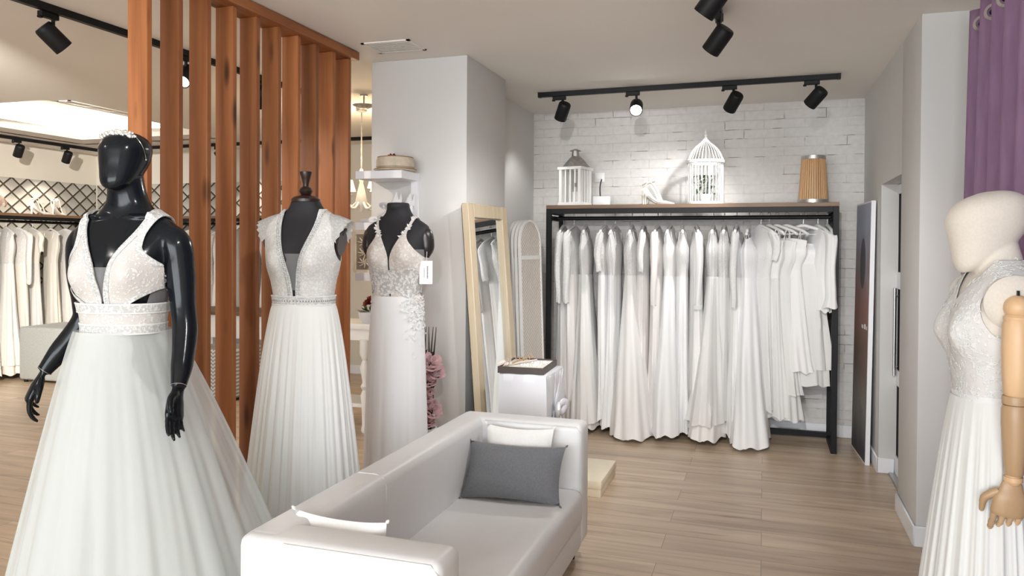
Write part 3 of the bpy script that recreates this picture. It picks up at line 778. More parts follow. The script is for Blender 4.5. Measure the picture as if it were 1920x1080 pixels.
for k in range(3000):
    u = k/3000; p = cloth_xy(u, v_)
    if prev is not None and (prev.x < 0) != (p.x < 0):
        tg = (cloth_xy(u+.002, v_)-cloth_xy(u-.002, v_)).normalized(); nrm = V((-tg.y, tg.x, 0))
        BM().lathe([(.036, -.007), (.037, .007), (.023, .008), (.023, -.008), (.036, -.007)], (p.x, p.y, 2.525), 22, axis=nrm, cap=False).out('eyelet', M['chrome'], cu)
    prev = p
ro = thing('curtain_rod', 'black rod carrying the lilac curtain', 'curtain rod', (.93, 3.3, 2.525))
BM().tube([(0, .84, 0), (0, -2.6, 0)], .013, 12).out('rod', M['black'], ro)
for y in (.2, -1.2, -2.45): BM().b2(-.010, .010, y-.010, y+.010, 0, .15).out('bracket', M['black'], ro, smooth=False)

# ------------------------------------------------------------------ track lights
def track(name, label, p0, p1, group=None):
    p0, p1 = V(p0), V(p1); d = (p1-p0); c = (p0+p1)/2
    t = thing(name, label, 'light track', (c.x, c.y, H), math.atan2(d.y, d.x))
    l = d.length/2
    BM().b2(-l, l, -.017, .017, -.036, 0, .002, 1).out('rail', M['black'], t, smooth=False)
    BM().b2(-l-.004, -l+.02, -.019, .019, -.038, 0, .002, 1).out('end_cap', M['black'], t, smooth=False)
    BM().b2(l-.02, l+.004, -.019, .019, -.038, 0, .002, 1).out('end_cap', M['black'], t, smooth=False)
def spot(label, loc, aim, group, along=(1, 0), W=20, col=(1, .99, .975), lens='lens', cone=75, drop=.115, r=.047, ln_=.135, off=.045):
    t = thing('track_spotlight', label, 'spotlight', (loc[0], loc[1], H-.036), 0, group)
    ax = V((along[0], along[1], 0)).normalized()
    rot = Matrix((ax, V((-ax.y, ax.x, 0)), V((0, 0, 1)))).transposed()
    BM().box(ax*-off*.6+V((0, 0, -.014)), (.10, .032, .028), .003, 1, rot).box(ax*-off*1.6+V((0, 0, -.03)), (.022, .022, .012), .003, 1, rot).out('adapter', M['black'], t, smooth=False)
    a = V(aim).normalized(); c = V((0, 0, -drop))
    side = a.cross(V((0, 0, 1))).normalized()
    BM().tube([(0, 0, -.02), (0, 0, -.06), c-a*.02], [.009, .009, .011], 10).out('stem', M['black'], t)
    BM().lathe([(r*.86, -ln_/2), (r*.97, -ln_/2+.008), (r, -ln_/2+.02), (r, ln_/2-.004), (r*.98, ln_/2), (r*.86, ln_/2), (r*.84, ln_/2-.012)], c, 28, axis=a, cap=False).lathe([(r*.86, -ln_/2), (.001, -ln_/2-.002)], c, 28, axis=a, cap=False).out('lamp_body', M['black'], t, angle=50)
    BM().lathe([(r*.85, 0), (.001, .002)], c+a*(ln_/2-.012), 24, axis=a, cap=False).out('lens', M[lens], t)
    ld = bpy.data.lights.new('spot_lamp', 'SPOT'); ld.energy = W; ld.color = col; ld.spot_size = math.radians(cone); ld.spot_blend = .7; ld.shadow_soft_size = .03
    lo = bpy.data.objects.new('spot_lamp', ld); C.objects.link(lo); lo.parent = t
    lo.location = c+a*(ln_/2+.004); lo.rotation_mode = 'QUATERNION'; lo.rotation_quaternion = V((0, 0, -1)).rotation_difference(a)
    return t
# ------------------------------------------------------------------ bodies
TORSO = np.array([ # z, rx, front, back, cy
 [.80, .170, .100, .115, .010], [.88, .176, .104, .120, .010], [.98, .158, .100, .100, .0], [1.08, .120, .086, .080, .0],
 [1.18, .133, .094, .086, -.002], [1.24, .148, .100, .094, -.002], [1.30, .158, .100, .098, .0], [1.36, .168, .094, .098, .004],
 [1.405, .180, .082, .090, .010], [1.435, .172, .070, .080, .014], [1.458, .142, .062, .070, .018], [1.478, .108, .058, .064, .020],
 [1.498, .080, .056, .060, .020], [1.53, .063, .055, .057, .016], [1.57, .056, .054, .055, .008], [1.62, .052, .052, .056, .0]])
def hinterp(T, z):
    zs = T[:, 0]; z = min(max(z, zs[0]), zs[-1]); i = min(max(int(np.searchsorted(zs, z))-1, 0), len(zs)-2)
    h = zs[i+1]-zs[i]; t = (z-zs[i])/h
    def sl(k):
        if k == 0 or k == len(zs)-1: return (T[min(k+1, len(zs)-1)]-T[max(k-1, 0)])/(zs[min(k+1, len(zs)-1)]-zs[max(k-1, 0)])
        a = (T[k]-T[k-1])/(zs[k]-zs[k-1]); c = (T[k+1]-T[k])/(zs[k+1]-zs[k])
        return np.where(a*c > 0, 2*a*c/(a+c+1e-12), 0)
    m0, m1 = sl(i)*h, sl(i+1)*h
    return (2*t**3-3*t*t+1)*T[i]+(t**3-2*t*t+t)*m0+(-2*t**3+3*t*t)*T[i+1]+(t**3-t*t)*m1
def tpt(th, z, off=0, dz=0, bust=.042, T=TORSO, zb=1.275):
    """point of the torso: th = 0 faces the front (-Y); z in body height, dz lifts the whole"""
    _, rx, f, bk, cy = hinterp(T, z)
    s, c = math.sin(th), math.cos(th); n = 2/2.25
    x = (rx+off)*math.copysign(abs(s)**n, s)
    yy = (f if c > 0 else bk)+off
    y = -yy*math.copysign(abs(c)**n, c)+cy
    if c > 0:
        for sx in (-1, 1):
            q = math.exp(-((x-sx*.076)/.052)**2-((z-zb)/(.058 if z < zb else .075))**2)
            y -= bust*q*min(1, c*2); x += sx*.012*q
    return V((x, y, z+dz))
HEAD = np.array([ # z from chin, rx, front, back, cy
 [0, .018, .016, .016, -.062], [.012, .036, .028, .034, -.054], [.03, .048, .044, .056, -.042], [.055, .057, .058, .075, -.028],
 [.09, .066, .070, .090, -.014], [.13, .074, .080, .098, -.004], [.165, .077, .083, .099, .0], [.195, .071, .075, .090, .004],
 [.218, .054, .056, .068, .006], [.231, .030, .030, .038, .008], [.236, .006, .006, .008, .008]])
def add_head(b, o, sc=(1, 1, 1), n=40, tilt=0):
    rg = []
    for z in np.linspace(0, .236, 44):
        _, rx, f, bk, cy = hinterp(HEAD, z)
        R_ = []
        for k in range(n):
            a = 2*PI*k/n; s, c = math.sin(a), math.cos(a)
            e = 2/2.15
            p = V((rx*math.copysign(abs(s)**e, s), -(f if c > 0 else bk)*math.copysign(abs(c)**e, c)+cy, z))
            R_.append(p)
        rg.append(R_)
    Mx = Matrix.Rotation(tilt, 3, 'X')
    b.rings([[V(o)+Mx @ V((p.x*sc[0], p.y*sc[1], p.z*sc[2])) for p in r] for r in rg])
def add_hand(b, w, d, t, size=1.0, curl=.35, spread=.10, wrist_r=.024, thumb=.6, curls=None):
    """palm and five separate fingers; w wrist, d towards the fingertips, t towards the thumb side"""
    w, d, t = V(w), V(d).normalized(), V(t); t = (t-d*t.dot(d)).normalized(); nrm = d.cross(t)*(-1)
    q = lambda a, c, e: w+(d*a+t*c+nrm*e)*size
    b.tube([q(-.02, 0, 0), q(.01, 0, 0), q(.045, .002, .0), q(.085, .0, .004), q(.098, 0, .005)], [wrist_r*size, .027*size, .038*size, .041*size, .034*size], 16, flat=(t, .40), res=3)
    for i, (o, l, r) in enumerate(((.029, .078, .0082), (.0098, .088, .0086), (-.010, .081, .0083), (-.0285, .062, .0072))):
        cu = (curls[i] if curls else curl)*(1+.12*i)
        p = V((.088-.004*abs(i-1), o, .004)); ang = 0; pts = [p.copy(), p.copy()]; pts[0] = p-V((.022, 0, 0))
        for sgl in (.44, .32, .24):
            ang += cu
            p = p+V((math.cos(ang)*l*sgl, (o/.03)*spread*l*sgl, math.sin(ang)*l*sgl)); pts.append(p.copy())
        b.tube([q(*v) for v in pts], [r*size*1.05, r*size*1.05, r*size, r*size*.92, r*size*.62], 10, res=4)
    p0 = (.018, .022, .004)
    b.tube([q(.012, .012, .003), q(.035, .034, .010), q(.062, .034+.030*thumb, .018), q(.086, .030+.040*thumb, .026)], [.014*size, .0125*size, .0098*size, .0068*size], 10, res=4)
def fuse(b, name, mat, parent, voxel=.0045, smooth=3):
    """one continuous skin from overlapping lofts"""
    me = bpy.data.meshes.new('tmp'); b.b.to_mesh(me); b.b.free()
    o = bpy.data.objects.new('tmp', me); C.objects.link(o)
    md = o.modifiers.new('r', 'REMESH'); md.mode = 'VOXEL'; md.voxel_size = voxel; md.use_smooth_shade = True
    dg = bpy.context.evaluated_depsgraph_get(); dg.update()
    m2 = bpy.data.meshes.new_from_object(o.evaluated_get(dg)); bpy.data.objects.remove(o)
    r = bmesh.new(); r.from_mesh(m2)
    for _ in range(smooth): bmesh.ops.smooth_vert(r, verts=r.verts[:], factor=.5, use_axis_x=True, use_axis_y=True, use_axis_z=True)
    for f in r.faces: f.smooth = True
    m2.name = name; r.to_mesh(m2); tree = BVHTree.FromBMesh(r); r.free()
    m2.materials.clear(); m2.materials.append(mat)
    return link(bpy.data.objects.new(name, m2), parent), tree

def clip_surface(name, P, F, mat, parent, tree=None, off=.004, thick=.0022, smooth_n=0):
    """keep the part of grid P (rows of points) where field F > 0, cut cleanly along F = 0"""
    b = bmesh.new(); ny, nx = len(P), len(P[0]); vc = {}; ec = {}
    def gv(i, j):
        if (i, j) not in vc: vc[(i, j)] = b.verts.new(P[i][j])
        return vc[(i, j)]
    def ge(a, c):
        k = (a, c) if a < c else (c, a)
        if k not in ec:
            fa, fc = F[k[0][0]][k[0][1]], F[k[1][0]][k[1][1]]; t = fa/(fa-fc)
            ec[k] = b.verts.new(V(P[k[0][0]][k[0][1]]).lerp(V(P[k[1][0]][k[1][1]]), t))
        return ec[k]
    for i in range(ny-1):
        for j in range(nx-1):
            q = [(i, j), (i, j+1), (i+1, j+1), (i+1, j)]; poly = []
            for a, c in zip(q, q[1:]+q[:1]):
                fa, fc = F[a[0]][a[1]], F[c[0]][c[1]]
                if fa > 0: poly.append(gv(*a))
                if (fa > 0) != (fc > 0): poly.append(ge(a, c))
            if len(poly) >= 3:
                try: b.faces.new(poly)
                except ValueError: pass
    bmesh.ops.remove_doubles(b, verts=b.verts[:], dist=.0004)
    if tree:
        for v in b.verts:
            co, nr, _, dd = tree.find_nearest(v.co)
            if co is None: continue
            s = (v.co-co).dot(nr)
            if s < off: v.co += nr*(off-s)
    bmesh.ops.recalc_face_normals(b, faces=b.faces[:])
    w = BM.__new__(BM); w.b = b
    o = w.out(name, mat, parent, angle=60)
    if thick:
        md = o.modifiers.new('thickness', 'SOLIDIFY'); md.thickness = thick; md.offset = -1
    return o
def band_field(P, fn): return [[fn(p) for p in r] for r in P]
def torso_grid(z0, z1, nz=110, nt=220, off=.007, dz=0, **k):
    return [[tpt(2*PI*j/nt-PI, z, off, dz, **k) for j in range(nt+1)] for z in np.linspace(z0, z1, nz)]

def skirt(name, mat, parent, z1, z0, waist, hem, nfold=26, amp=.05, seed=1, cx=(0, 0), curve=1.0, nz=44, nt=360, ang=0, back=1.0, amp0=.012, sharp=1.5, thick=0, slit=None):
    """cloth hanging from an oval waist (rx, ry) to an oval hem; folds deepen downwards"""
    rnd = random.Random(seed)
    comps = [(nfold*f, rnd.uniform(0, 6.28), a, rnd.uniform(-.5, .5)) for f, a in ((1, 1), (.62, .7), (1.7, .45), (.27, .6), (2.7, .22))]
    rows = []
    ca, sa = math.cos(ang), math.sin(ang)
    for i in range(nz+1):
        t = i/nz; z = z1+(z0-z1)*t
        g = t**curve
        a = waist[0]+(hem[0]-waist[0])*g; c = waist[1]+(hem[1]-waist[1])*g
        am = amp0*min(1, t*6)+amp*t**1.15
        r = []
        for j in range(nt):
            th = 2*PI*j/nt
            f = sum(A*math.sin(round(n_)*th+ph+dr*t) for n_, ph, A, dr in comps)/2.2
            f = math.copysign(abs(f)**(1/sharp), f) if f > 0 else f
            lo = 1+.25*math.sin(3*th+seed)
            k = 1+am*f*lo
            if slit: 
                d = (th-slit[0]+PI) % (2*PI)-PI
                k *= 1-slit[2]*math.exp(-(d/slit[1])**2)*max(0, min(1, (t-slit[3])/.18))
            s_, c_ = math.sin(th), math.cos(th)
            x, y = a*k*s_, -(c*(back if c_ < 0 else 1))*k*c_
            r.append((x*ca-y*sa+cx[0]*g, x*sa+y*ca+cx[1]*g, z))
        rows.append(r)
    b = BM(); b.rings(rows, False, False)
    if thick: b.solid(thick)
    return b.out(name, mat, parent, angle=85)
def stand(parent, z1, pole_mat='steel'):
    BM().lathe([(.15, 0), (.15, .008), (.02, .014)], n=32).out('base_plate', M['steel'], parent)
    BM().lathe([(.012, .01), (.012, z1)], n=12).out('pole', M['steel'], parent)

# ---------------------------------------------------------------- 1: glossy black mannequin, tulle gown
DZ = .125
LOC1 = (-2.02, 2.025, 0); R1 = math.radians(10)
m1 = thing('mannequin', 'glossy black full mannequin with egg-shaped head and both arms, in front of the slats', 'mannequin', LOC1, R1)
b = BM()
b.rings([[tpt(2*PI*j/48, z, 0, DZ) for j in range(48)] for z in np.linspace(.80, 1.62, 70)])
add_head(b, (.0, -.004, 1.675), (.98, .98, .84), tilt=-.04)
L1 = [(.145, .012, 1.530), (.180, .010, 1.495), (.194, .012, 1.40), (.208, .004, 1.29), (.224, -.012, 1.215), (.240, -.052, 1.125), (.250, -.092, 1.048)]
b.tube(L1, [.044, .050, .046, .040, .040, .035, .024], 20, res=5)
add_hand(b, (.251, -.096, 1.040), (.02, -.34, -.94), (-.25, -1, .2), .94, .18, .03, .024, .1)
Rr = [(-.140, .014, 1.530), (-.168, .016, 1.495), (-.182, .030, 1.40), (-.190, .058, 1.30), (-.200, .068, 1.235), (-.252, .034, 1.145), (-.298, .0, 1.066)]
b.tube(Rr, [.044, .048, .045, .040, .040, .036, .024], 20, res=5)
add_hand(b, (-.302, -.003, 1.058), (-.40, -.22, -.90), (.62, -.75, -.1), 1.0, .38, .14, .024, .5)
# collar bones and throat hollow
for s in (-1, 1): b.tube([(s*.022, -.036, 1.585), (s*.075, -.036, 1.588), (s*.12, -.024, 1.590)], [.008, .009, .006], 10, res=4)
body1, tree1 = fuse(b, 'body', M['mann_black'], m1, .0045)
stand(m1, .94)
for (p, a, r) in (((.250, -.090, 1.052), (.13, -.46, -.88), .0246), ((-.296, .002, 1.070), (-.5, -.36, -.78), .0252)):
    BM().lathe([(r, -.0006), (r, .0006), (r-.004, .0006), (r-.004, -.0006), (r, -.0006)], p, 24, axis=a, cap=False).out('wrist_joint', M['zinc'], m1)

d1 = thing('wedding_dress', 'white tulle wedding dress with plunging lace bodice, worn by the black mannequin with a head', 'wedding dress', LOC1, R1)
def smooth_step(a, b_, x):
    t = min(1, max(0, (x-a)/(b_-a))); return t*t*(3-2*t)
def f_bodice1(p, grow=0):
    z = p.z-DZ; ax = abs(p.x)
    if p.y < .02:   # front: V from the waistband up over the shoulders
        w = .004+.017*smooth_step(1.20, 1.30, z)+.080*smooth_step(1.28, 1.47, z)
        out_ = .170-.052*smooth_step(1.29, 1.37, z)+.020*smooth_step(1.39, 1.48, z)
        if z < 1.30: out_ = .26
        f = min(ax-w, out_-ax)
        # side cut-out under the cups
        if z < 1.235: f = min(f, .085+(z-1.185)*1.5-ax if z > 1.185 else .085-ax) if ax > .04 else f
    else:
        w = .085*smooth_step(1.16, 1.40, z)+.015*smooth_step(1.4, 1.48, z)
        out_ = .26 if z < 1.27 else .26-.135*smooth_step(1.27, 1.36, z)+.015*smooth_step(1.40, 1.48, z)
        f = min(ax-w, out_-ax)
        if z < 1.235 and p.y < .05: f = min(f, -.01+(z-1.20)*1.0)
    return f
P1 = torso_grid(1.172, 1.4955, 130, 260, .009, DZ)
F1 = band_field(P1, f_bodice1)
bod = bod1 = clip_surface('bodice', P1, F1, M['lace1'], d1, tree1, .007)
P1b = torso_grid(1.172, 1.4955, 130, 260, .0115, DZ)
clip_surface('edge_band', P1b, [[min(f, .019-f) if p.z-DZ > 1.18 else -1 for f, p in zip(fr, pr)] for fr, pr in zip(F1, P1)], M['lace_band'], bod, tree1, .0105)
def f_insert(p):
    z = p.z-DZ
    return min(.05-abs(p.x), 1.300-z) if p.y < 0 else -1
P1c = torso_grid(1.19, 1.36, 50, 200, .005, DZ, bust=.034)
clip_surface('net_insert', P1c, band_field(P1c, f_insert), M['sheer_grey'], d1, None, thick=0)
P1d = torso_grid(1.17, 1.27, 40, 200, .005, DZ)
for s in (-1, 1): clip_surface('net_side', P1d, band_field(P1d, lambda p: min(s*p.x-.07, .06-abs(p.y))), M['sheer_grey'], d1, tree1, .004, thick=0)
# waistband: lace panel between two corded bands
def belt(par, z0, z1, off, mat, dz, name, tree=None):
    P_ = torso_grid(z0, z1, 14, 160, off, dz)
    return clip_surface(name, P_, [[1]*len(P_[0]) for _ in P_], mat, par, tree, .008, .003)
wb = wb1 = belt(d1, 1.085, 1.178, .012, M['lace1'], DZ, 'waistband', tree1)
for z in (1.088, 1.155): belt(wb, z, z+.026, .0155, M['lace_band'], DZ, 'corded_band', tree1)
for z in (1.086, 1.114, 1.153, 1.181):
    BM().tube([tpt(2*PI*j/90, z, .0165, DZ) for j in range(91)], .0032, 8, cap=False).out('cord', M['chiffon'], wb)
# skirts: lining below, tulle cloud above, its train swept to one side
u1 = skirt('lining', M['tulle_in'], d1, 1.212, .03, (.130, .096), (.36, .30), 17, .05, 5, cx=(.03, .0), curve=.9, amp0=.006, ang=math.radians(30), slit=(-.45, .09, .30, .35))
skirt('tulle_layer', M['tulle'], d1, 1.216, .012, (.150, .114), (.545, .40), 23, .04, 8, cx=(.12, .04), curve=.88, amp0=.008, ang=math.radians(30))
skirt('tulle_layer', M['tulle'], d1, 1.214, .018, (.140, .105), (.435, .345), 19, .045, 12, cx=(.05, .01), curve=.88, amp0=.010, ang=math.radians(30))
# headband
hb = thing('headband', 'sparkling rhinestone headband on the black mannequin head', 'headband', LOC1, R1)
def headpt(az, el, off=.004):
    d = V((math.cos(el)*math.sin(az), -math.cos(el)*math.cos(az), math.sin(el))); c = V((0, -.0, 1.78)); 
    co, nr, _, dist = tree1.ray_cast(c+d*.4, -d); return co+nr*off
pts = []
for k in range(41):
    u = k/40*2-1
    az = u*1.45; el = .62+.42*math.cos(u*1.45)
    pts.append(headpt(az, el if abs(u) < 1 else .5, .003))
b = BM()
random.seed(8)
for p in pts[6:35]:
    for q in range(3): b.ball(p+V((random.uniform(-.007, .007), random.uniform(-.005, .005), random.uniform(-.008, .008))), random.uniform(.004, .0065), 6)
b.tube(pts[5:36], .004, 6); b.out('rhinestones', M['rhine'], hb, smooth=False)
ends = []
for s in (1, -1):
    b = BM()
    e = [headpt(s*(1.15+.10*i), .84-.17*i, .002) for i in range(6)]
    b.tube(e, .0016, 6, res=3); b.ball(e[-1], .003, 6)
    b.out('wire_end', M['chrome'], hb)

# ---------------------------------------------------------------- 2: dress form with turned finial
LOC2 = (-1.905, 2.90, 0); R2 = math.radians(9)
D2 = .158
m2 = thing('dress_form', 'headless black dress form topped by a turned dark wood finial', 'dress form', LOC2, R2)
b = BM()
b.rings([[tpt(2*PI*j/48, z, 0, D2) for j in range(48)] for z in np.linspace(.97, 1.535, 64)])
body2, tree2 = fuse(b, 'torso', M['form_black'], m2, .0055)
BM().lathe([(.062, 0), (.062, .012), (.05, .022), (.02, .03)], (0, .016, 1.53+D2), 28).lathe([(.012, .025), (.024, .035), (.030, .048), (.024, .06), (.012, .068), (.013, .08), (.020, .105), (.026, .125), (.026, .132), (.004, .136)], (0, .016, 1.53+D2), 24).out('finial', M['finial'], m2)
for s in (-1, 1): BM().lathe([(.001, 0), (.052, 0), (.056, .006), (.052, .012), (.001, .012)], (s*.158, .012, 1.352+D2), 24, axis=(s, 0, -.15)).out('arm_cap', M['finial'], m2)
stand(m2, .97)
d2 = thing('wedding_dress', 'white chiffon wedding dress with crochet lace cap sleeves on the finial-topped form', 'wedding dress', LOC2, R2)
def scallop(p): return .006*abs(((p.z*38+p.y*30) % 1)*2-1)
def f_bodice2(p):
    z = p.z-D2; ax = abs(p.x)
    if p.y < .02:
        w = .006+.012*smooth_step(1.12, 1.26, z)+.060*smooth_step(1.20, 1.47, z)
        f = ax-w
    else: f = ax-(.02+.06*smooth_step(1.3, 1.47, z)) if z > 1.25 else 1
    # armhole
    e = math.hypot((p.y-.012)/.062, (z-1.345)/.072)
    if ax > .10: f = min(f, (e-1)*.06)
    return f
P2 = torso_grid(1.085, 1.497, 140, 260, .009, D2)
F2 = band_field(P2, f_bodice2)
bod = clip_surface('bodice', P2, F2, M['lace2'], d2, tree2, .007)
P2b = torso_grid(1.12, 1.497, 130, 260, .0125, D2)
def nf2(p):
    z = p.z-D2; return abs(p.x)-(.006+.012*smooth_step(1.12, 1.26, z)+.060*smooth_step(1.20, 1.47, z)) if p.y < .02 else -1
clip_surface('neck_band', P2b, band_field(P2b, lambda p: min(nf2(p), .022-nf2(p))), M['lace_band'], bod, tree2, .011)
P2c = torso_grid(1.15, 1.34, 50, 160, .005, D2, bust=.03)
clip_surface('net_insert', P2c, band_field(P2c, lambda p: min(.04-abs(p.x), 1.305-(p.z-D2)) if p.y < 0 else -1), M['sheer_grey'], d2, None, thick=0)
def dot_rows(par, tree, dz, w_of, z0, z1, offs, step=.0075, r=.0019, sides=(1, -1), lift=.0145):
    for sd_ in sides:
        b = BM()
        for o_ in offs:
            z = z0
            while z < z1:
                x = sd_*(w_of(z)+o_); 
                co, nr, _, _ = tree.ray_cast(V((x, -.4, z+dz)), V((0, 1, 0)))
                if co is not None:
                    c = co+nr*lift; t1 = nr.orthogonal().normalized(); t2 = nr.cross(t1)
                    b.b.faces.new([b.b.verts.new(c+t1*(r*math.cos(q*PI/3))+t2*(r*math.sin(q*PI/3))) for q in range(6)])
                dw = abs(w_of(z+.002)-w_of(z))/.002
                z += step/math.sqrt(1+dw*dw)
        b.out('lace_dots', M['dots'], par, smooth=False, fix=False)
def band_dots(par, dz, z, off, n=70, r=.0022):
    b = BM()
    for j in range(n):
        th = 2*PI*j/n; c = tpt(th, z, off, dz); nr = V((math.sin(th), -math.cos(th), 0)).normalized(); t1 = V((0, 0, 1)); t2 = nr.cross(t1)
        b.b.faces.new([b.b.verts.new(c+t1*(r*1.2*math.cos(q*PI/3))+t2*(r*math.sin(q*PI/3))) for q in range(6)])
    b.out('lace_dots', M['dots'], par, smooth=False, fix=False)
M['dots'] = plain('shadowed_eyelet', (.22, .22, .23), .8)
w2 = lambda z: .006+.012*smooth_step(1.12, 1.26, z)+.060*smooth_step(1.20, 1.47, z)
dot_rows(bod, tree2, D2, w2, 1.135, 1.465, (.008, .016))
w1 = lambda z: .004+.017*smooth_step(1.20, 1.30, z)+.080*smooth_step(1.28, 1.47, z)
dot_rows(bod1, tree1, DZ, w1, 1.195, 1.47, (.010,), .009, .0013)
for z in (1.100, 1.168): band_dots(wb1, DZ, z, .0180, 64, .0013)
# flared cap sleeves with a pointed crochet edge
for s in (-1, 1):
    rows = []
    for i in range(19):
        u = i/18; r = []
        for j in range(61):
            a = -1.45+2.9*j/60
            zig = .011*abs(((j/60*10) % 1)*2-1)*u
            base_ = tpt(s*(PI/2-.0)+0, 1.452, .01, D2)
            rad = .060+.030*u
            y = .014+math.sin(a)*(.066+.012*u)
            x = s*(.118+.090*u+zig*.8)-s*.040*(1-math.cos(a))*(.3+u)
            z = 1.478+D2-.032*u**1.5-.085*(1-math.cos(a))*(1+.3*u)
            r.append((x, y, z))
        rows.append(r)
    b = BM(); b.grid(rows); b.solid(.002); b.out('cap_sleeve', M['lace2'], d2, angle=70)
wb = belt(d2, 1.085, 1.122, .014, M['lace_band'], D2, 'waistband', tree2)
band_dots(wb, D2, 1.104, .0185, 72, .0028)
for z in (1.086, 1.122): BM().tube([tpt(2*PI*j/90, z, .016, D2) for j in range(91)], .003, 8, cap=False).out('cord', M['chiffon'], wb)
skirt('lining', M['tulle_in'], d2, 1.243, .03, (.128, .094), (.24, .23), 16, .04, 3, curve=.75, amp0=.006)
skirt('chiffon_layer', M['chiffon'], d2, 1.247, .012, (.138, .104), (.285, .27), 34, .05, 21, curve=.75, amp0=.02, sharp=1.2, slit=(.55, .05, .08, .4))

# ---------------------------------------------------------------- 3: black form with stump arms in front of the column
LOC3 = (-1.868, 3.72, 0); R3 = math.radians(4)
D3 = .165
m3 = thing('dress_form', 'headless black dress form with short shoulder stumps in front of the white column', 'dress form', LOC3, R3)
b = BM()
b.rings([[tpt(2*PI*j/48, z, 0, D3) for j in range(48)] for z in np.linspace(1.07, 1.545, 60)])
b.lathe([(.056, 0), (.060, .012), (.060, .028), (.056, .034)], (0, .012, 1.53+D3), 32)
body3, tree3 = fuse(b, 'torso', M['form_black'], m3, .0055)
for s in (-1, 1):
    b = BM(); b.tube([(s*.12, .012, 1.410+D3), (s*.150, .012, 1.390+D3), (s*.163, .010, 1.33+D3), (s*.154, .008, 1.275+D3)], [.034, .046, .042, .024], 20, res=5)
    b.out('shoulder_stump', M['form_gloss'], m3)
stand(m3, .97)
d3 = thing('wedding_dress', 'narrow white crepe wedding dress with leaf-lace bodice and thin straps, in front of the column', 'wedding dress', LOC3, R3)
def f_bodice3(p):
    z = p.z-D3; ax = abs(p.x)
    if p.y < .02:
        w = .0035+.092*smooth_step(1.25, 1.50, z)
        out_ = .26 if z < 1.22 else .170-.060*smooth_step(1.25, 1.36, z)+.008*smooth_step(1.38, 1.48, z)
        if z > 1.33: k_ = smooth_step(1.33, 1.43, z); out_ = out_*(1-k_)+min(out_, w+.015)*k_
        f = min(ax-w, out_-ax)
    else:
        w = .095 if z > 1.24 else 0
        f = min(ax-w, (.107-ax) if z > 1.22 else 1)
    return f
P3 = torso_grid(1.03, 1.495, 150, 260, .009, D3)
F3 = band_field(P3, f_bodice3)
bod = clip_surface('bodice', P3, F3, M['lace3'], d3, tree3, .007)
P3b = torso_grid(1.05, 1.22, 60, 240, .0115, D3)
clip_surface('leaf_applique', P3b, band_field(P3b, lambda p: min(1.205+.012*math.sin(p.x*70)-(p.z-D3), (p.z-D3)-1.08-.02*math.sin(p.x*50))), M['lace3b'], bod, tree3, .0105)
P3c = torso_grid(1.20, 1.32, 40, 200, .006, D3)
for s in (-1, 1): clip_surface('net_side', P3c, band_field(P3c, lambda p: min(s*p.x-.10, 1.315-(p.z-D3))), M['sheer_grey'], d3, tree3, .004, thick=0)
random.seed(5)
for s in (-1, 1):
    b = BM()
    for k in range(9):
        z = 1.375+.0125*k
        p = tpt(0, z, 0, D3); x = s*(.0035+.092*smooth_step(1.25, 1.50, z)+.010)
        co, nr, _, _ = tree3.find_nearest(V((x, -.09 if z < 1.46 else -.03, z+D3)))
        c = co+nr*.010
        for q in range(3):
            d = V((random.uniform(-1, 1), random.uniform(-.4, .1), random.uniform(-.6, 1))).normalized(); e = d.cross(nr).normalized()*.006
            b.quad(c, c+d*.009+e, c+d*.021, c+d*.009-e)
    b.out('leaf_strap', M['chiffon'], d3, smooth=False, fix=False)
skirt('skirt', M['crepe'], d3, 1.232, .012, (.132, .102), (.178, .17), 9, .05, 31, curve=.55, amp0=.004, nz=50, back=1.1)
random.seed(12)
b = BM()   # white leaf lace trailing down over the hip
for k in range(150):
    th = random.uniform(.55, 1.9); z = 1.235-abs(random.gauss(0, .10))-.02*abs(th-1.3)
    t = (1.232-z)/1.22; g = max(0, t)**.55
    a_, c_ = .132+(.178-.132)*g+.006, .102+(.17-.102)*g+.006
    c = V((a_*math.sin(th), -c_*math.cos(th), z)); nr = V((math.sin(th), -math.cos(th), 0)); d = V((random.uniform(-1, 1), random.uniform(-1, 1), random.uniform(-1, .6))); d = (d-nr*d.dot(nr)).normalized(); e = nr.cross(d)*.006
    b.quad(c, c+d*.010+e, c+d*.024+nr*.003, c+d*.010-e)
b.out('lace_trim', M['chiffon'], d3, smooth=False, fix=False)
def price_tag(label, loc, rz, w, h, cord):
    t = thing('price_tag', label, 'price tag', loc, rz)
    BM().b2(-w/2, w/2, -.0012, .0012, -h, 0, .0005, 1).out('card', M['paper'], t, smooth=False)
    b = BM(); y = -.0022
    for k in range(16):
        hh = [.6, .9, .5, .8][k % 4]
        b.b2(-.004*hh+.008, .004*hh+.008, y, -.0012, -h*.22-k*h*.034-.003, -h*.22-k*h*.034)
    b.b2(-.010, -.0085, y, -.0012, -h*.72, -h*.3)
    b.out('print', M['ink'], t, smooth=False)
    BM().tube([(0, 0, -.004), (.004, .01, cord*.5), (-.01, .02, cord)], .0012, 6, res=4).out('string', M['paper'], t)
price_tag('white price tag hanging at the side of the leaf-lace dress', (-1.690, 3.70, 1.420), .42, .068, .122, .10)

